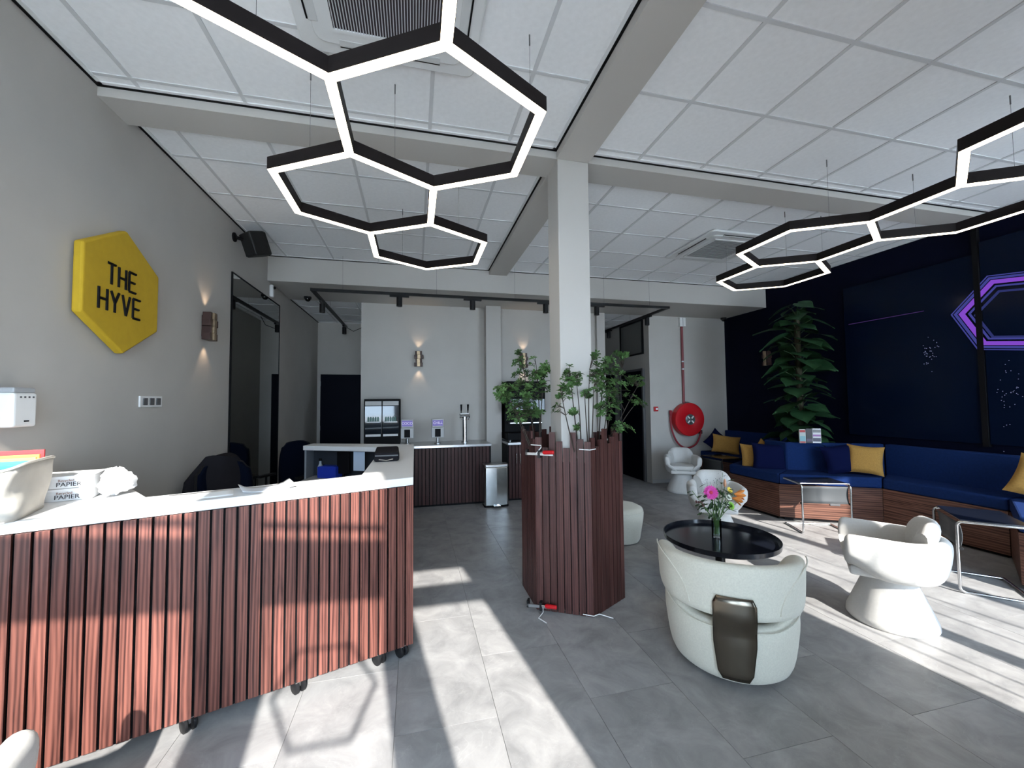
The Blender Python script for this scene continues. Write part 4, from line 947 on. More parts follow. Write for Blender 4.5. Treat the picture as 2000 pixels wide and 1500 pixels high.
backrest(b1, PJ, QJ, ZB, 0.985, 0.09); backrest(b1, PK, PJ, ZB, 0.985, 0.09); backrest(b1, QK, PK, ZB, 0.985, 0.09)
sk = Vector(C1).lerp(Vector(C2), 0.55); e = (Vector(C2)-Vector(C1)).normalized(); nrm = Vector((e.y, -e.x))
Ms = rot_frame(math.atan2(e.y, e.x), (sk.x+nrm.x*0.001, sk.y+nrm.y*0.001, 0.255))
MB().box(-0.055, 0.055, -0.008, 0.0, -0.035, 0.035, Ms).build('power_socket', GREYP, b1, bevel=0.003)
b4 = wthing('banquette', 'short navy bench in the far corner beside the white hose wall', 'bench', (5.8, 6.4, 0), 'navy banquette benches')
MB().box(5.53, 6.17, 5.88, 6.96, 0.06, ZB).build('carcass', BLACK, b4); MB().box(5.56, 6.16, 5.90, 6.94, 0, 0.06).build('plinth', BLACK, b4)
board_face(b4, (5.50, 6.98), (5.50, 5.83), 0.035, ZB, 0.02, WALB)
MB().prism([(5.50, 5.835), (6.08, 5.715), (6.08, 6.98), (5.50, 6.98)], ZB+0.001, ZSEAT-0.004).build('seat_cushion', NAVYF, b4, bevel=0.022, seg=3)
backrest(b4, (6.085, 6.98), (6.085, 5.72), ZB, 0.985, 0.10)
b2 = wthing('banquette', 'straight navy bench along the dark wall below the video screen', 'bench', (5.9, 3.3, 0), 'navy banquette benches')
MB().box(5.73, 6.18, 2.82, 3.88, 0.06, ZB).build('carcass', BLACK, b2); MB().box(5.76, 6.17, 2.84, 3.86, 0, 0.06).build('plinth', BLACK, b2)
board_face(b2, C2, C3, 0.035, ZB, 0.02, WALB)
MB().prism([(C2[0]+0.004, C2[1]-0.004), (6.09, 4.12), (6.09, 2.805), (5.708, 2.805)], ZB+0.001, ZSEAT-0.004).build('seat_cushion', NAVYF, b2, bevel=0.022, seg=3)
backrest(b2, (6.085, 4.12), (6.085, 2.80), ZB, 0.985, 0.10)
b3 = wthing('banquette', 'navy bench with wood front at the right edge of the picture', 'bench', (5.6, 2.0, 0), 'navy banquette benches')
PB3 = [(5.71, 2.795), C4, (4.92, 1.55), (5.71, 1.10), (6.17, 1.10), (6.17, 2.795)]
MB().prism(inset(PB3, 0.03), 0.06, ZB).build('carcass', BLACK, b3); MB().prism(inset(PB3, 0.06), 0, 0.06).build('plinth', BLACK, b3)
board_face(b3, (5.71, 2.795), C4, 0.035, ZB, 0.02, WALB); board_face(b3, C4, (4.92, 1.55), 0.035, ZB, 0.02, WALB); board_face(b3, (4.92, 1.55), (5.71, 1.10), 0.035, ZB, 0.02, WALB)
MB().prism([(5.715, 2.79), (C4[0], C4[1]-0.002), (4.92, 1.55), (5.71, 1.10), (6.08, 1.10), (6.08, 2.79)], ZB+0.001, ZSEAT).build('seat_cushion', NAVYF, b3, bevel=0.022, seg=3)
backrest(b3, (6.085, 2.795), (6.085, 1.10), ZB, 0.985, 0.10)
# cushions
PIL_Y = pillow_mesh('cushion', 0.44, 0.44, 0.13, YELF); PIL_N = pillow_mesh('cushion', 0.46, 0.46, 0.13, NAVYC)
def cushion(lab, me, loc, rot, sc=(1, 1, 1)):
    o = place('cushion', me, None, loc, rot); o.scale = sc; return tag(o, lab, 'cushion', 'loose cushions on the benches')
aF2 = math.atan2(-0.58, 0.965)
cushion('mustard cushion propped at the corner of the two benches', PIL_Y, (5.70, 4.09, 0.80), (math.radians(-14), math.radians(4), aF2-0.35), (0.86, 1, 0.86))
cushion('navy cushion leaning behind the mustard cushion at the bench corner', PIL_N, (5.52, 4.27, 0.79), (math.radians(-16), math.radians(-8), aF2+0.1), (0.85, 1, 0.85))
cushion('mustard cushion cut off by the right edge of the picture', PIL_Y, (5.86, 2.60, 0.80), (math.radians(-30), math.radians(16), -PI/2+0.3))
cushion('large navy cushion leaning on the left end of the angled bench', PIL_N, ony(1502, 894, 4.90), (math.radians(-14), math.radians(2), -0.62), (0.95, 1, 0.92))
cushion('mustard cushion half behind the large navy cushion', PIL_Y, ony(1474, 893, 5.14), (math.radians(-14), 0, -0.60), (0.85, 1, 0.92))
cushion('mustard cushion with only its corner showing above the navy cushion', PIL_Y, ony(1492, 889, 5.33), (math.radians(-10), math.radians(40), -0.55), (0.86, 1, 0.86))
cushion('mustard cushion on the far bench beside the white hose wall', PIL_Y, ony(1418, 868, 6.42), (math.radians(-16), math.radians(8), -0.55), (1.08, 1, 0.78))
cushion('dark navy cushion turned on its corner beside the white hose wall', PIL_N, ony(1400, 862, 6.66), (math.radians(-14), math.radians(42), -0.5), (0.80, 1, 0.80))
# brochures and boxes on the backrest top
def brochure(name, lab, x, w, h, m, extra):
    p = onz(x, 866, 0.987); t = thing(name, lab, 'brochure', (p.x+0.06, p.y+0.05, 0.987), aF2, 'brochures on the bench back')
    MB().box(-w/2, w/2, -0.018, 0.018, 0, h).build('cover', m, t, bevel=0.001)
    for (z0, z1, c, nm) in extra: MB().box(-w/2+0.004, w/2-0.004, -0.0188, -0.0178, z0*h, z1*h).build('print_band', mat(nm, c, 0.6), t)
brochure('brochure', 'pale brochure box with red heading on the bench back', 1567, 0.075, 0.19, mat('brochure_teal', (0.42, 0.46, 0.44), 0.5), [(0.78, 0.95, (0.42, 0.04, 0.04), 'print_red'), (0.15, 0.5, (0.20, 0.38, 0.42), 'print_teal'), (0.02, 0.12, (0.4, 0.05, 0.05), 'print_red2')])
brochure('brochure', 'dark brochure box standing between the two pale ones', 1580, 0.075, 0.20, mat('brochure_dark', (0.04, 0.035, 0.035), 0.5), [(0.1, 0.3, (0.10, 0.08, 0.12), 'print_dark')])
brochure('brochure', 'white brochure with purple pictures on the bench back', 1595, 0.10, 0.20, mat('brochure_white', (0.62, 0.62, 0.62), 0.5), [(0.72, 0.92, (0.20, 0.20, 0.20), 'print_grey'), (0.45, 0.58, (0.35, 0.16, 0.38), 'print_purple'), (0.10, 0.34, (0.10, 0.10, 0.13), 'print_navy')])
# ================================================================== TALL CLIMBING PLANT
def heart_leaf(L, W):
    rows = []; n = 8; prof = [0.30, 0.78, 1.0, 1.02, 0.92, 0.72, 0.45, 0.18, 0.0]
    for i in range(9):
        v = i/8; w = W/2*prof[i]; y = L*(v-0.06); rows.append([(w*u, y-0.10*L*(abs(u)**1.5)*(1 if i < 2 else 0.0), 0.035*L*abs(u)-0.26*L*v*v+0.012*L*math.sin(8*v)*u) for u in (-1, -0.6, -0.25, 0, 0.25, 0.6, 1)])
    b = MB(); b.grid(rows); return b.mesh('leaf', LEAFD, True, 180)
LM = [heart_leaf(0.42, 0.36), heart_leaf(0.36, 0.32), heart_leaf(0.32, 0.29)]
PX, PY = 5.64, 4.92
cl = wthing('climbing_plant', 'tall dark climbing plant with large drooping leaves by the navy wall', 'plant', (PX, PY, 0))
MB().lathe([(0, 0), (0.15, 0), (0.19, 0.36), (0.17, 0.36), (0.16, 0.33), (0, 0.33)], 28, (PX, PY, 0)).build('pot', BLACK, cl, smooth=True, angle=40)
MB().lathe([(0, 0.331), (0.045, 0.34), (0.04, 2.85), (0, 2.86)], 12, (PX, PY, 0)).build('moss_pole', mat('moss_pole', (0.035, 0.03, 0.015), 0.95, bump=1, bscale=40), cl, smooth=True)
random.seed(21); pet = MB(); a = 0.6; k = 0; z = 0.95
for k in range(84):
    z = 0.90+2.14*k/83; a = k*2.399+random.uniform(-.2, .2)
    r = random.uniform(0.06, 0.20)*(0.7 if z > 2.85 else 1); d = Vector((math.cos(a), math.sin(a), 0)); 
    p0 = Vector((PX, PY, z-0.16)); p1 = Vector((PX, PY, z))+d*r
    if p1.x > 5.80: p1.x = 5.80
    pet.tube([p0, p0.lerp(p1, 0.5)+Vector((0, 0, 0.03)), p1], 0.006, 5)
    o = place('leaf', random.choice(LM), cl, p1, (random.uniform(-.35, .15), random.uniform(-.4, .4), a-PI/2+random.uniform(-.4, .4))); s_ = random.uniform(0.8, 1.08)*(0.85 if z > 2.8 else 1)
    tipx = p1.x+0.38*s_*math.cos(a)
    if tipx > 6.15: s_ *= max(0.35, (6.15-p1.x)/(0.40*math.cos(a)))*1.0 if math.cos(a) > 0.05 else 1
    o.scale = (s_, s_, s_)
pet.build('stems', mat('climber_stem', (0.03, 0.06, 0.02), 0.7), cl)
# ================================================================== VIDEO SCREEN ON THE NAVY WALL
vs = wthing('video_wall', 'large dark wall screen showing a glowing purple hexagon', 'screen', (6.18, 3.2, 1.05))
SCR = mat('screen_glass', (0.0022, 0.006, 0.018), 0.15, spec=0.12)
MB().box(6.165, 6.198, 3.19, 4.62, 1.08, 3.22).build('panel', SCR, vs, bevel=0.002)
MB().box(6.165, 6.198, 0.6, 3.13, 1.08, 3.34).build('panel', SCR, vs, bevel=0.002)
MB().box(6.150, 6.198, 3.135, 3.185, 1.05, 3.56).build('mullion', BLACK, vs)
def hexring(cy, cz, r0_, r1_, x, m, nm, sy=1.0):
    b = MB(); vo, vi = [], []
    for k in range(6):
        a_ = PI/3*k; vo.append((cy+r1_*math.cos(a_)*sy, cz+r1_*math.sin(a_)*0.86)); vi.append((cy+r0_*math.cos(a_)*sy, cz+r0_*math.sin(a_)*0.86))
    rt_ = lambda q: (cy+(q[0]-cy)*math.cos(0.14)-(q[1]-cz)*math.sin(0.14), cz+(q[0]-cy)*math.sin(0.14)+(q[1]-cz)*math.cos(0.14))
    vo = [rt_(q) for q in vo]; vi = [rt_(q) for q in vi]
    for k in range(6):
        j = (k+1) % 6
        vsx = [(x, vo[k][0], vo[k][1]), (x, vo[j][0], vo[j][1]), (x, vi[j][0], vi[j][1]), (x, vi[k][0], vi[k][1])]
        vsy = [(x+0.002, v[1], v[2]) for v in vsx]
        b.add(vsx+vsy, [(0, 1, 2, 3), (7, 6, 5, 4), (0, 4, 5, 1), (1, 5, 6, 2), (2, 6, 7, 3), (3, 7, 4, 0)])
    b.build(nm, m, vs)
HY, HZ = 2.86, 2.50
hexring(HY, HZ, 0.535, 0.550, 6.162, BLUEG, 'hexagon_outer'); hexring(HY, HZ, 0.490, 0.522, 6.162, BLUEG, 'hexagon_outer'); hexring(HY, HZ, 0.420, 0.478, 6.162, PURPLE, 'hexagon_middle'); hexring(HY, HZ, 0.370, 0.395, 6.162, BLUEG, 'hexagon_inner'); hexring(HY, HZ-0.02, 0.315, 0.345, 6.162, emit('deep_blue_glow', (0.08, 0.10, 0.42), 0.3), 'hexagon_inner')
st = MB(); st.box(6.163, 6.1645, 3.66, 4.56, 2.675, 2.683); st.build('light_line', emit('dim_violet', (0.20, 0.09, 0.42), 0.22), vs)
st = MB(); random.seed(4)
for q in range(34):
    p = onx(random.gauss(1815, 10), random.gauss(690, 16), 6.163); st.box(6.163, 6.1645, p.y-0.0035, p.y+0.0035, p.z-0.0035, p.z+0.0035)
for q in range(40):
    p = onx(random.gauss(1960, 25), random.gauss(760, 35), 6.163)
    if p.y < 3.12: st.box(6.163, 6.1645, p.y-0.003, p.y+0.003, p.z-0.003, p.z+0.003)
o = st.build('star_dots', STARG, vs); o['kind'] = 'stuff'
# ================================================================== WALL OBJECTS
# hexagonal sign
sg = wthing('hexagon_sign', 'thick yellow hexagon sign lettered THE HYVE on the grey wall', 'sign', (-1.93, 3.175, 2.35))
hx = [(3.172+0.412*math.cos(math.radians(90+60*k)), 2.348+0.412*math.sin(math.radians(90+60*k))) for k in range(6)]
MXZ = Matrix(((0, 0, 1, 0), (1, 0, 0, 0), (0, 1, 0, 0), (0, 0, 0, 1)))    # (y,z,x) -> world
MB().prism(hx, -1.915, -1.862, MXZ).build('body', YELSIGN, sg, bevel=0.014, seg=3)
MB().prism([(3.172+(y-3.172)*0.9, 2.348+(z-2.348)*0.9) for y, z in hx], -1.93, -1.914, MXZ).build('backing', BLACK, sg)
LET = {'T': [((0, 1), (1, 1)), ((.5, 1), (.5, 0))], 'H': [((0, 1), (0, 0)), ((1, 1), (1, 0)), ((0, .5), (1, .5))], 'E': [((0, 1), (0, 0)), ((0, 1), (1, 1)), ((0, .5), (.85, .5)), ((0, 0), (1, 0))], 'Y': [((0, 1), (.5, .45)), ((1, 1), (.5, .45)), ((.5, .45), (.5, 0))], 'V': [((0, 1), (.5, 0)), ((1, 1), (.5, 0))]}
def letters(word, y0, y1, z0, z1):
    n = len(word); w = (y1-y0)/n
    for i, ch in enumerate(word):
        b = MB()
        for (p, q) in LET[ch]:
            a_ = Vector((-1.8605, y0+w*(i+0.12+0.68*p[0]), z0+(z1-z0)*p[1])); c_ = Vector((-1.8605, y0+w*(i+0.12+0.68*q[0]), z0+(z1-z0)*q[1]))
            b.tube([a_, c_], 0.0085, 8)
        o = b.build('letter', BLACK, sg, smooth=True)
letters('THE', 2.995, 3.285, 2.362, 2.492); letters('HYVE', 2.925, 3.335, 2.190, 2.322)
# wall lamps
def sconce(lab, loc, rz, lit=True, power=2.2):
    t = thing('wall_lamp', lab, 'wall lamp', loc, rz, 'brass block wall lamps')      # local +y points away from the wall
    MB().box(-0.05, 0.05, 0, 0.012, -0.10, 0.10).build('back_plate', BROWN, t)
    seq = [0.0, 0.012, -0.010, 0.012]
    for k in range(4):
        z0 = -0.13+0.065*k
        MB().box(-0.065+seq[k], -0.022+seq[k]*0.3, 0.012, 0.085, z0, z0+0.064).build('side_block', BROWN, t, bevel=0.002)
        MB().box(-0.022+seq[k]*0.3, 0.028+seq[k]*0.3, 0.012, 0.095, z0, z0+0.064).build('centre_block', BRASS, t, bevel=0.002)
        MB().box(0.028+seq[k]*0.3, 0.062+seq[(k+1) % 4], 0.012, 0.080, z0, z0+0.064).build('side_block', BROWN, t, bevel=0.002)
    if lit:
        for s_ in (-1, 1):
            ld = bpy.data.lights.new('lamp_beam', 'SPOT'); ld.energy = power; ld.color = (1.0, 0.72, 0.48); ld.spot_size = math.radians(75); ld.spot_blend = 0.6; ld.shadow_soft_size = 0.015
            l = bpy.data.objects.new('lamp_beam', ld); COL.objects.link(l); l.parent = t; l.location = (0, 0.05, s_*0.142); l.rotation_euler = (0 if s_ < 0 else PI, 0, 0)
sconce('brass and brown block wall lamp beside the yellow sign', (XL, 4.36, 2.335), -PI/2)
sconce('brass and brown block wall lamp above the bar', (0.066, YB, 2.335), PI)
sconce('block wall lamp half hidden behind the column', (1.62+0.28, YB, 2.335), PI)
sconce('unlit brass wall lamp on the navy wall beside the tall plant', (XR, 5.98, 2.335), PI/2, lit=False)
# switches and sanitiser
sw = wthing('light_switch', 'white triple switch plate with dark rockers on the left wall', 'switch', (-1.93, 3.585, 1.625))
MB().box(-1.93, -1.918, 3.455, 3.715, 1.585, 1.667).build('plate', PLW, sw, bevel=0.003)
for k in range(3): MB().box(-1.918, -1.912, 3.482+k*0.078, 3.532+k*0.078, 1.600, 1.652).build('rocker', GREYP, sw, bevel=0.002)
sp = wthing('soap_dispenser', 'white wall-mounted hand sanitiser dispenser at the left edge', 'dispenser', (-1.93, 2.47, 1.60))
MB().box(-1.93, -1.83, 2.395, 2.52, 1.50, 1.665).build('body', PLW, sp, bevel=0.012, seg=3)
MB().box(-1.925, -1.835, 2.40, 2.515, 1.6655, 1.69).build('lid', mat('lid_grey', (0.35, 0.36, 0.37), 0.4), sp, bevel=0.006)
for k in range(4): MB().box(-1.8305, -1.828, 2.425+k*0.022, 2.433+k*0.022, 1.640, 1.648).build('indicator', GREYP, sp)
MB().box(-1.8305, -1.828, 2.45, 2.475, 1.525, 1.532).build('logo_mark', BLACK, sp)
# loudspeaker
lsp = thing('loudspeaker', 'black wall loudspeaker under the ceiling at the left wall', 'loudspeaker', (-1.93, 4.95, 3.43), 0)
MB().lathe([(0, 0), (0.05, 0), (0.05, 0.015), (0.02, 0.03), (0, 0.03)], 16, M=Matrix.Rotation(PI/2, 4, 'Y')).build('wall_mount', BLACK, lsp, smooth=True, angle=30)
MB().tube([(0.02, 0, 0), (0.08, 0.03, -0.01)], 0.018, 10).build('arm', BLACK, lsp, smooth=True)
Mb = Matrix.Translation((0.19, 0.09, -0.03)) @ Matrix.Rotation(-0.75, 4, 'Z') @ Matrix.Rotation(0.35, 4, 'X')
b = MB(); b.prism([(-0.10, -0.10), (0.10, -0.10), (0.085, 0.07), (0.05, 0.12), (-0.05, 0.12), (-0.085, 0.07)], -0.13, 0.13, Mb)
b.build('cabinet', mat('speaker_black', (0.004, 0.004, 0.004), 0.6), lsp, bevel=0.02, seg=3)
MB().box(-0.088, 0.088, -0.106, -0.099, -0.118, 0.118, Mb).build('grille', mat('speaker_grille', (0.008, 0.008, 0.008), 0.8), lsp, bevel=0.004)
# cameras and sensors
cmn = thing('security_camera', 'white bullet-shaped sensor on the left wall below the bulkhead', 'camera', (XL, 6.10, 3.145))
MB().box(0, 0.05, -0.035, 0.035, -0.085, 0.085).build('body', PLW, cmn, bevel=0.02, seg=3); MB().lathe([(0, 0), (0.022, 0), (0.016, 0.02), (0, 0.024)], 14, M=Matrix.Translation((0.05, 0, 0.045)) @ Matrix.Rotation(PI/2, 4, 'Y')).build('lens', BLACK, cmn, smooth=True)
def dome(lab, loc):
    t = thing('dome_camera', lab, 'camera', loc, 0, 'black dome cameras'); MB().lathe([(0, 0), (0.055, 0), (0.055, -0.03), (0.05, -0.035), (0, -0.035)], 20).build('housing', BLACKM, t, smooth=True, angle=30)
    MB().lathe([(0.042, -0.034), (0.038, -0.055), (0.022, -0.072), (0, -0.076)], 20).build('dome', mat('dome_gloss', (0.005, 0.005, 0.005), 0.05), t, smooth=True)
dome('black dome camera under the left soffit', (-1.62, 6.80, ZS)); dome('black dome camera in the corner beside the navy wall', (6.10, 6.93, ZS))
cs = thing('security_camera', 'tiny white camera fixed to the right side of the column', 'camera', (1.371, 3.10, 3.27)); MB().box(0, 0.03, -0.03, 0.03, -0.04, 0.03).build('body', PLW, cs, bevel=0.008); MB().lathe([(0, 0), (0.010, 0), (0.008, 0.008), (0, 0.01)], 10, M=Matrix.Translation((0.015, -0.03, -0.015)) @ Matrix.Rotation(PI/2, 4, 'X')).build('lens', BLACK, cs)
# tall mirror
mi = wthing('wall_mirror', 'tall floor-length mirror on the left wall behind the desk', 'mirror', (XL, 5.7, 0))
MB().box(XL, XL+0.012, 4.92, 6.48, 0.05, 3.02).build('glass', MIRROR, mi)
MB().box(XL, XL+0.016, 4.905, 4.92, 0.03, 3.035).box(XL, XL+0.016, 6.48, 6.490, 0.03, 3.035).box(XL, XL+0.016, 4.92, 6.48, 3.02, 3.035).box(XL, XL+0.016, 4.92, 6.48, 0.03, 0.05).build('frame', BLACK, mi)
# fire hose reel
fh = wthing('fire_hose_reel', 'round red fire hose reel on the back wall with hanging hose', 'hose reel', (5.215, YB, 1.0))
Mr = Matrix.Translation((5.215, YB, 1.22)) @ Matrix.Rotation(PI/2, 4, 'X')
MB().lathe([(0, 0), (0.28, 0), (0.30, 0.015), (0.322, 0.02), (0.325, 0.14), (0.315, 0.155), (0.28, 0.158), (0.12, 0.150), (0.11, 0.145), (0, 0.145)], 48, M=Mr).build('drum', RED, fh, smooth=True, angle=35)
MB().lathe([(0, 0.14), (0.10, 0.142), (0.105, 0.160), (0.085, 0.166), (0.03, 0.168), (0, 0.168)], 28, M=Mr).build('hub', mat('hub_grey', (0.16, 0.18, 0.18), 0.35, 0.6, noise=0.5, nscale=18), fh, smooth=True, angle=35)
for k in range(4):
    a_ = PI/4+PI/2*k; MB().box(-0.012, 0.012, 0.03, 0.09, 0.166, 0.176, Mr @ Matrix.Rotation(a_, 4, 'Z')).build('hub_spoke', PLW, fh)
MB().tube([(5.175, YB-0.03, 1.50), (5.172, YB-0.03, 3.10)], 0.024, 12).build('riser_pipe', REDPIPE, fh, smooth=True)
for z in (2.35, 2.2): MB().lathe([(0.026, 0), (0.026, 0.025)], 12, (5.173, YB-0.03, z)).build('pipe_clip', STEEL, fh)
MB().tube([(5.175, YB-0.03, 1.50), (5.20, YB-0.05, 1.56), (5.27, YB-0.06, 1.55)], 0.014, 8).build('valve', STEEL, fh, smooth=True)
hp = [(4.86, YB-0.05, 1.32), (4.855, YB-0.05, 1.20), (4.87, YB-0.06, 1.02), (4.94, YB-0.08, 0.82), (5.05, YB-0.09, 0.70), (5.20, YB-0.09, 0.665), (5.36, YB-0.09, 0.72), (5.46, YB-0.08, 0.84), (5.51, YB-0.08, 0.98)]
sm = []
for i in range(len(hp)-1):
    p0, p1, p2, p3 = [Vector(hp[max(0, min(len(hp)-1, i+q))]) for q in (-1, 0, 1, 2)]
    for k in range(6):
        u = k/6; sm.append(0.5*((2*p1)+(p2-p0)*u+(2*p0-5*p1+4*p2-p3)*u*u+(3*p1-p0-3*p2+p3)*u**3))
sm.append(Vector(hp[-1]))
MB().tube(sm, 0.017, 8).build('hose', mat('hose_red', (0.26, 0.012, 0.025), 0.6), fh, smooth=True)
MB().tube([(4.86, YB-0.05, 1.30), (4.862, YB-0.05, 1.34), (4.865, YB-0.05, 1.40)], [0.02, 0.033, 0.028], 10).build('nozzle', mat('hose_red', (0.26, 0.012, 0.025), 0.6), fh, smooth=True)
MB().box(5.50, 5.54, YB-0.08, YB, 0.93, 1.0).build('guide_bracket', BLACKM, fh)
o = wthing('pipe_cover', 'white box over the top of the red pipe', 'box', (5.17, YB, 3.1)); MB().box(5.11, 5.24, YB-0.07, YB, 3.06, 3.235).build('cover', PLW, o, bevel=0.006); MB().box(5.172, 5.178, YB-0.072, YB-0.069, 3.07, 3.23).build('seam', GREYP, o)
al = wthing('fire_alarm', 'small red fire alarm call point on the back wall', 'alarm', (4.56, YB, 1.43)); MB().box(4.515, 4.605, YB-0.03, YB, 1.385, 1.475).build('body', RED, al, bevel=0.006); MB().box(4.55, 4.592, YB-0.033, YB-0.03, 1.412, 1.448).build('press_panel', PLW, al)
# ================================================================== TRACK LIGHTS
tk = wthing('track_lighting', 'black suspended lighting track running below the rear bulkhead', 'track light', (1.35, 5.8, 3.1))
TXA, TXB, TY, TZ_ = -1.33, 4.04, 5.80, 3.115
MB().box(TXA-0.02, TXB+0.02, TY-0.02, TY+0.02, TZ_-0.018, TZ_+0.018).build('rail', BLACKM, tk)
MB().box(TXA-0.02, TXA+0.02, TY+0.02, 8.60, TZ_-0.018, TZ_+0.018).build('rail', BLACKM, tk)
MB().box(TXB-0.02, TXB+0.02, TY+0.02, 8.60, TZ_-0.018, TZ_+0.018).build('rail', BLACKM, tk)
for (x_, y_, h_) in ((-0.95, TY, ZC), (0.3, TY, ZC), (1.45, TY, ZC), (2.9, TY, ZC), (3.7, TY, ZC), (TXA, 7.0, ZS), (TXA, 8.4, ZS), (TXB, 7.0, ZS), (TXB, 8.4, ZS)):
    MB().tube([(x_, y_, TZ_+0.018), (x_, y_, h_)], 0.0012, 5).build('suspension_wire', BLACKM, tk)
MB().tube([(TXA, 8.60, TZ_), (TXA+0.12, 8.68, TZ_-0.06), (TXA+0.28, 8.6, TZ_+0.0), (TXA+0.33, 8.5, ZS)], 0.006, 6).build('cable', BLACK, tk, smooth=True)
def spot(x_, y_, along_x=True):
    if along_x: MB().box(x_-0.13, x_+0.13, y_-0.017, y_+0.017, TZ_-0.045, TZ_-0.019).build('adapter', BLACKM, tk)
    else: MB().box(x_-0.017, x_+0.017, y_-0.13, y_+0.13, TZ_-0.045, TZ_-0.019).build('adapter', BLACKM, tk)
    h = MB().lathe([(0, -0.045), (0.040, -0.045), (0.040, -0.175), (0.032, -0.175), (0.028, -0.160), (0, -0.160)], 20, (x_, y_, TZ_)).build('spot_head', BLACKM, tk, smooth=True, angle=30)
    MB().lathe([(0, -0.1612), (0.027, -0.1612), (0.027, -0.1605), (0, -0.1605)], 16, (x_, y_, TZ_)).build('lens', emit('spot_lens', (1, 0.93, 0.82), 1.5), h)
for x_ in (-0.21, 0.816, 1.93, 2.77): spot(x_, TY)
for (x_, y_) in ((TXA, 6.42), (TXA, 8.35), (TXB, 6.42), (TXB, 7.9)): spot(x_, y_, False)
# ================================================================== HEXAGON PENDANTS
S_, ZP, WD, HH = 0.562, 3.03, 0.052, 0.078
def pendant(lab, centres, wires):
    t = wthing('hexagon_pendant', lab, 'pendant light', (centres[1][0], centres[1][1], ZP), 'honeycomb pendant lights')
    edges = {}; vmap = {}
    def key(p): return (round(p[0], 2), round(p[1], 2))
    for c in centres:
        vv = [(c[0]+S_*math.cos(math.radians(90+60*k)), c[1]+S_*math.sin(math.radians(90+60*k))) for k in range(6)]
        for k in range(6):
            a_, b_ = vv[k], vv[(k+1) % 6]; ka, kb = key(a_), key(b_)
            for kk in list(vmap):
                if abs(kk[0]-ka[0]) < 0.03 and abs(kk[1]-ka[1]) < 0.03: ka = kk
                if abs(kk[0]-kb[0]) < 0.03 and abs(kk[1]-kb[1]) < 0.03: kb = kk
            vmap.setdefault(ka, Vector(a_)); vmap.setdefault(kb, Vector(b_)); edges[tuple(sorted((ka, kb)))] = 1
    nb = {k: [] for k in vmap}
    for a_, b_ in edges: nb[a_].append(b_); nb[b_].append(a_)
    def outline(a_, b_, w):
        pa, pb = vmap[a_], vmap[b_]; e = (pb-pa).normalized(); n_ = Vector((-e.y, e.x)); tt = w/2/math.tan(math.radians(60))
        def end(p, k, other, d):
            res = {}
            for sgn in (1, -1):
                has = any((vmap[o]-p).dot(n_*sgn) > 0.05 for o in nb[k] if o != other)
                res[sgn] = p+n_*sgn*w/2+d*(tt if has else -tt)
            return res
        A_, B_ = end(pa, a_, b_, e), end(pb, b_, a_, -e)
        return [tuple(v) for v in (pa, A_[-1], B_[-1], pb, B_[1], A_[1])]
    for a_, b_ in edges:
        hs = MB().prism(outline(a_, b_, WD), ZP+0.002, ZP+HH).build('housing', BROWNBLK, t)
        MB().prism(outline(a_, b_, WD-0.004), ZP, ZP+0.0019).build('diffuser', LED, t)
    for (x_, y_) in wires: MB().tube([(x_, y_, ZP+HH), (x_, y_, ZC)], 0.0012, 5).lathe([(0, 0), (0.004, 0), (0.004, 0.06), (0, 0.06)], 8, (x_, y_, ZC-0.06)).build('suspension_wire', mat('wire_grey', (0.12, 0.12, 0.12), 0.5), t)
    return t
LX, LY = 0.121, 2.141; DX, DY = S_*math.sqrt(3)/2, S_*1.5
pendant('glowing black honeycomb pendant above the reception desk', [(LX-DX, LY-DY), (LX, LY), (LX-DX, LY+DY), (LX, LY+2*DY)], [(LX+DX, LY-0.1), (LX-DX/2-DX, LY+DY+S_*0.75-1.5*S_+0.0), (LX-DX*0.5, LY+2*DY-S_*0.75+1.5*S_), (LX-DX*0.5, LY+0.75*S_), (LX-DX*1.5, LY-DY+0.75*S_), (LX+DX*0.5, LY+2*DY-0.75*S_)])
RX, RY = 3.60, 3.02
pendant('glowing black honeycomb pendant above the lounge chairs', [(RX, RY-2*DY), (RX+DX, RY-DY), (RX, RY), (RX+DX, RY+DY)], [(RX-DX*0.5, RY-0.75*S_), (RX+DX*0.5, RY+0.75*S_), (RX+DX*1.5, RY+DY-0.75*S_), (RX+DX*0.5, RY+DY+0.75*S_), (RX+DX*0.5, RY-DY-0.75*S_), (RX+DX*1.5, RY-DY+0.75*S_)])
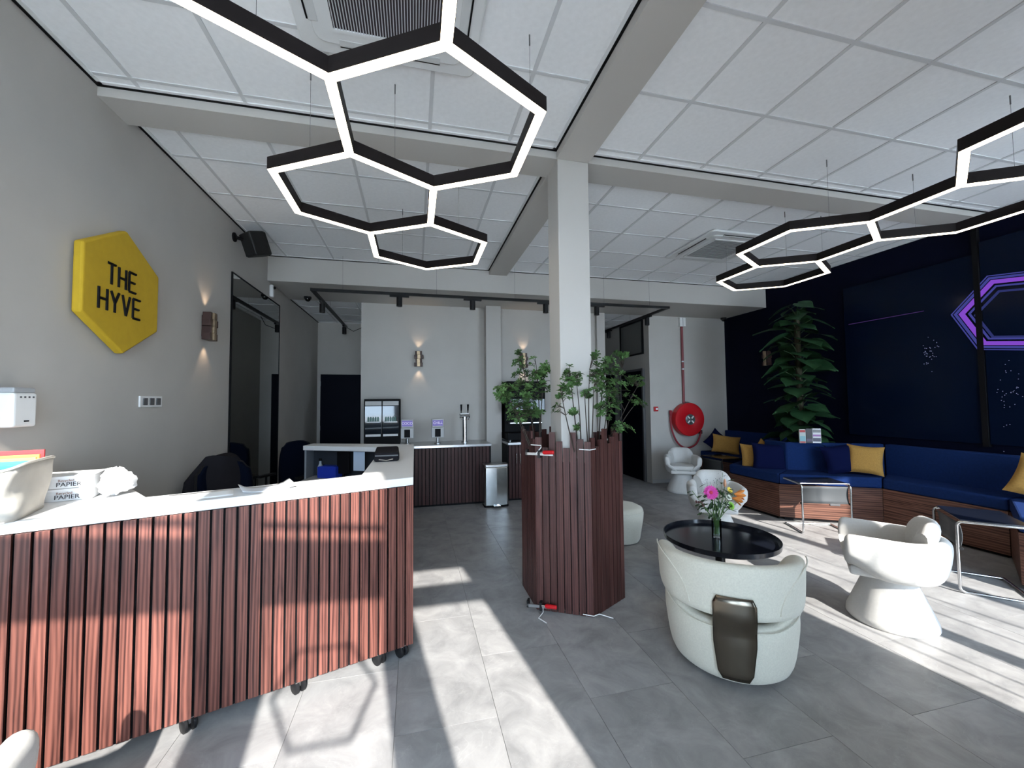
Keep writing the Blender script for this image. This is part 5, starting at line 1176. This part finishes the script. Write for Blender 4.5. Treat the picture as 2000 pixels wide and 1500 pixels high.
# ================================================================== CEILING CASSETTES
def cassette(lab, cx, cy, dark):
    t = thing('ceiling_cassette', lab, 'air conditioner', (cx, cy, ZC), 0, 'ceiling air conditioners'); h = 0.475
    def rr(w, r=0.05, n=5):
        out = []
        for (sx, sy, a0) in ((1, 1, 0), (-1, 1, PI/2), (-1, -1, PI), (1, -1, 1.5*PI)):
            for k in range(n+1):
                a_ = a0+PI/2*k/n; out.append((sx*(w-r)+r*math.cos(a_), sy*(w-r)+r*math.sin(a_)))
        return out
    MB().prism(rr(h), -0.03, -0.002).build('panel', mat('cassette_white', (0.72, 0.73, 0.73), 0.45), t, bevel=0.01)
    MB().prism(rr(0.39, 0.06), -0.040, -0.029).build('inner_panel', mat('cassette_white', (0.72, 0.73, 0.73), 0.45), t, bevel=0.005)
    for k in range(4):
        M_ = Matrix.Rotation(PI/2*k, 4, 'Z'); MB().box(-0.27, 0.27, 0.355, 0.40, -0.0415, -0.031, M_).build('air_flap', mat('flap_grey', (0.60, 0.61, 0.61), 0.4), t, bevel=0.003)
        MB().box(-0.27, 0.27, 0.404, 0.412, -0.036, -0.029, M_).build('slot', BLACK, t)
    g = 0.285
    MB().box(-g, g, -g, g, -0.043, -0.0395).build('filter', mat('filter_dark', (0.035, 0.025, 0.03), 0.8) if dark else mat('filter_grey', (0.20, 0.205, 0.20), 0.8), t)
    fr = MB(); w = 0.02; fr.box(-g-w, g+w, -g-w, -g, -0.050, -0.040).box(-g-w, g+w, g, g+w, -0.050, -0.040).box(-g-w, -g, -g, g, -0.050, -0.040).box(g, g+w, -g, g, -0.050, -0.040); fr.build('grille_frame', mat('cassette_white', (0.72, 0.73, 0.73), 0.45), t)
    n = 40 if dark else 16
    sl = MB().box(-0.0022 if dark else -g, 0.0022 if dark else g, -g if dark else -0.006, g if dark else 0.006, -0.049, -0.043).mesh('grille_slat', mat('slat_white', (0.55, 0.56, 0.57), 0.5) if dark else mat('slat_grey', (0.34, 0.345, 0.345), 0.5))
    for k in range(n):
        u = -g+2*g*(k+0.5)/n; place('grille_slat', sl, t, (u, 0, 0) if dark else (0, u, 0))
cassette('white ceiling cassette with dark slatted grille above the left pendant', -0.13, 1.90, True)
cassette('white ceiling cassette with grey grille left of the right pendant', 3.865, 4.44, False)
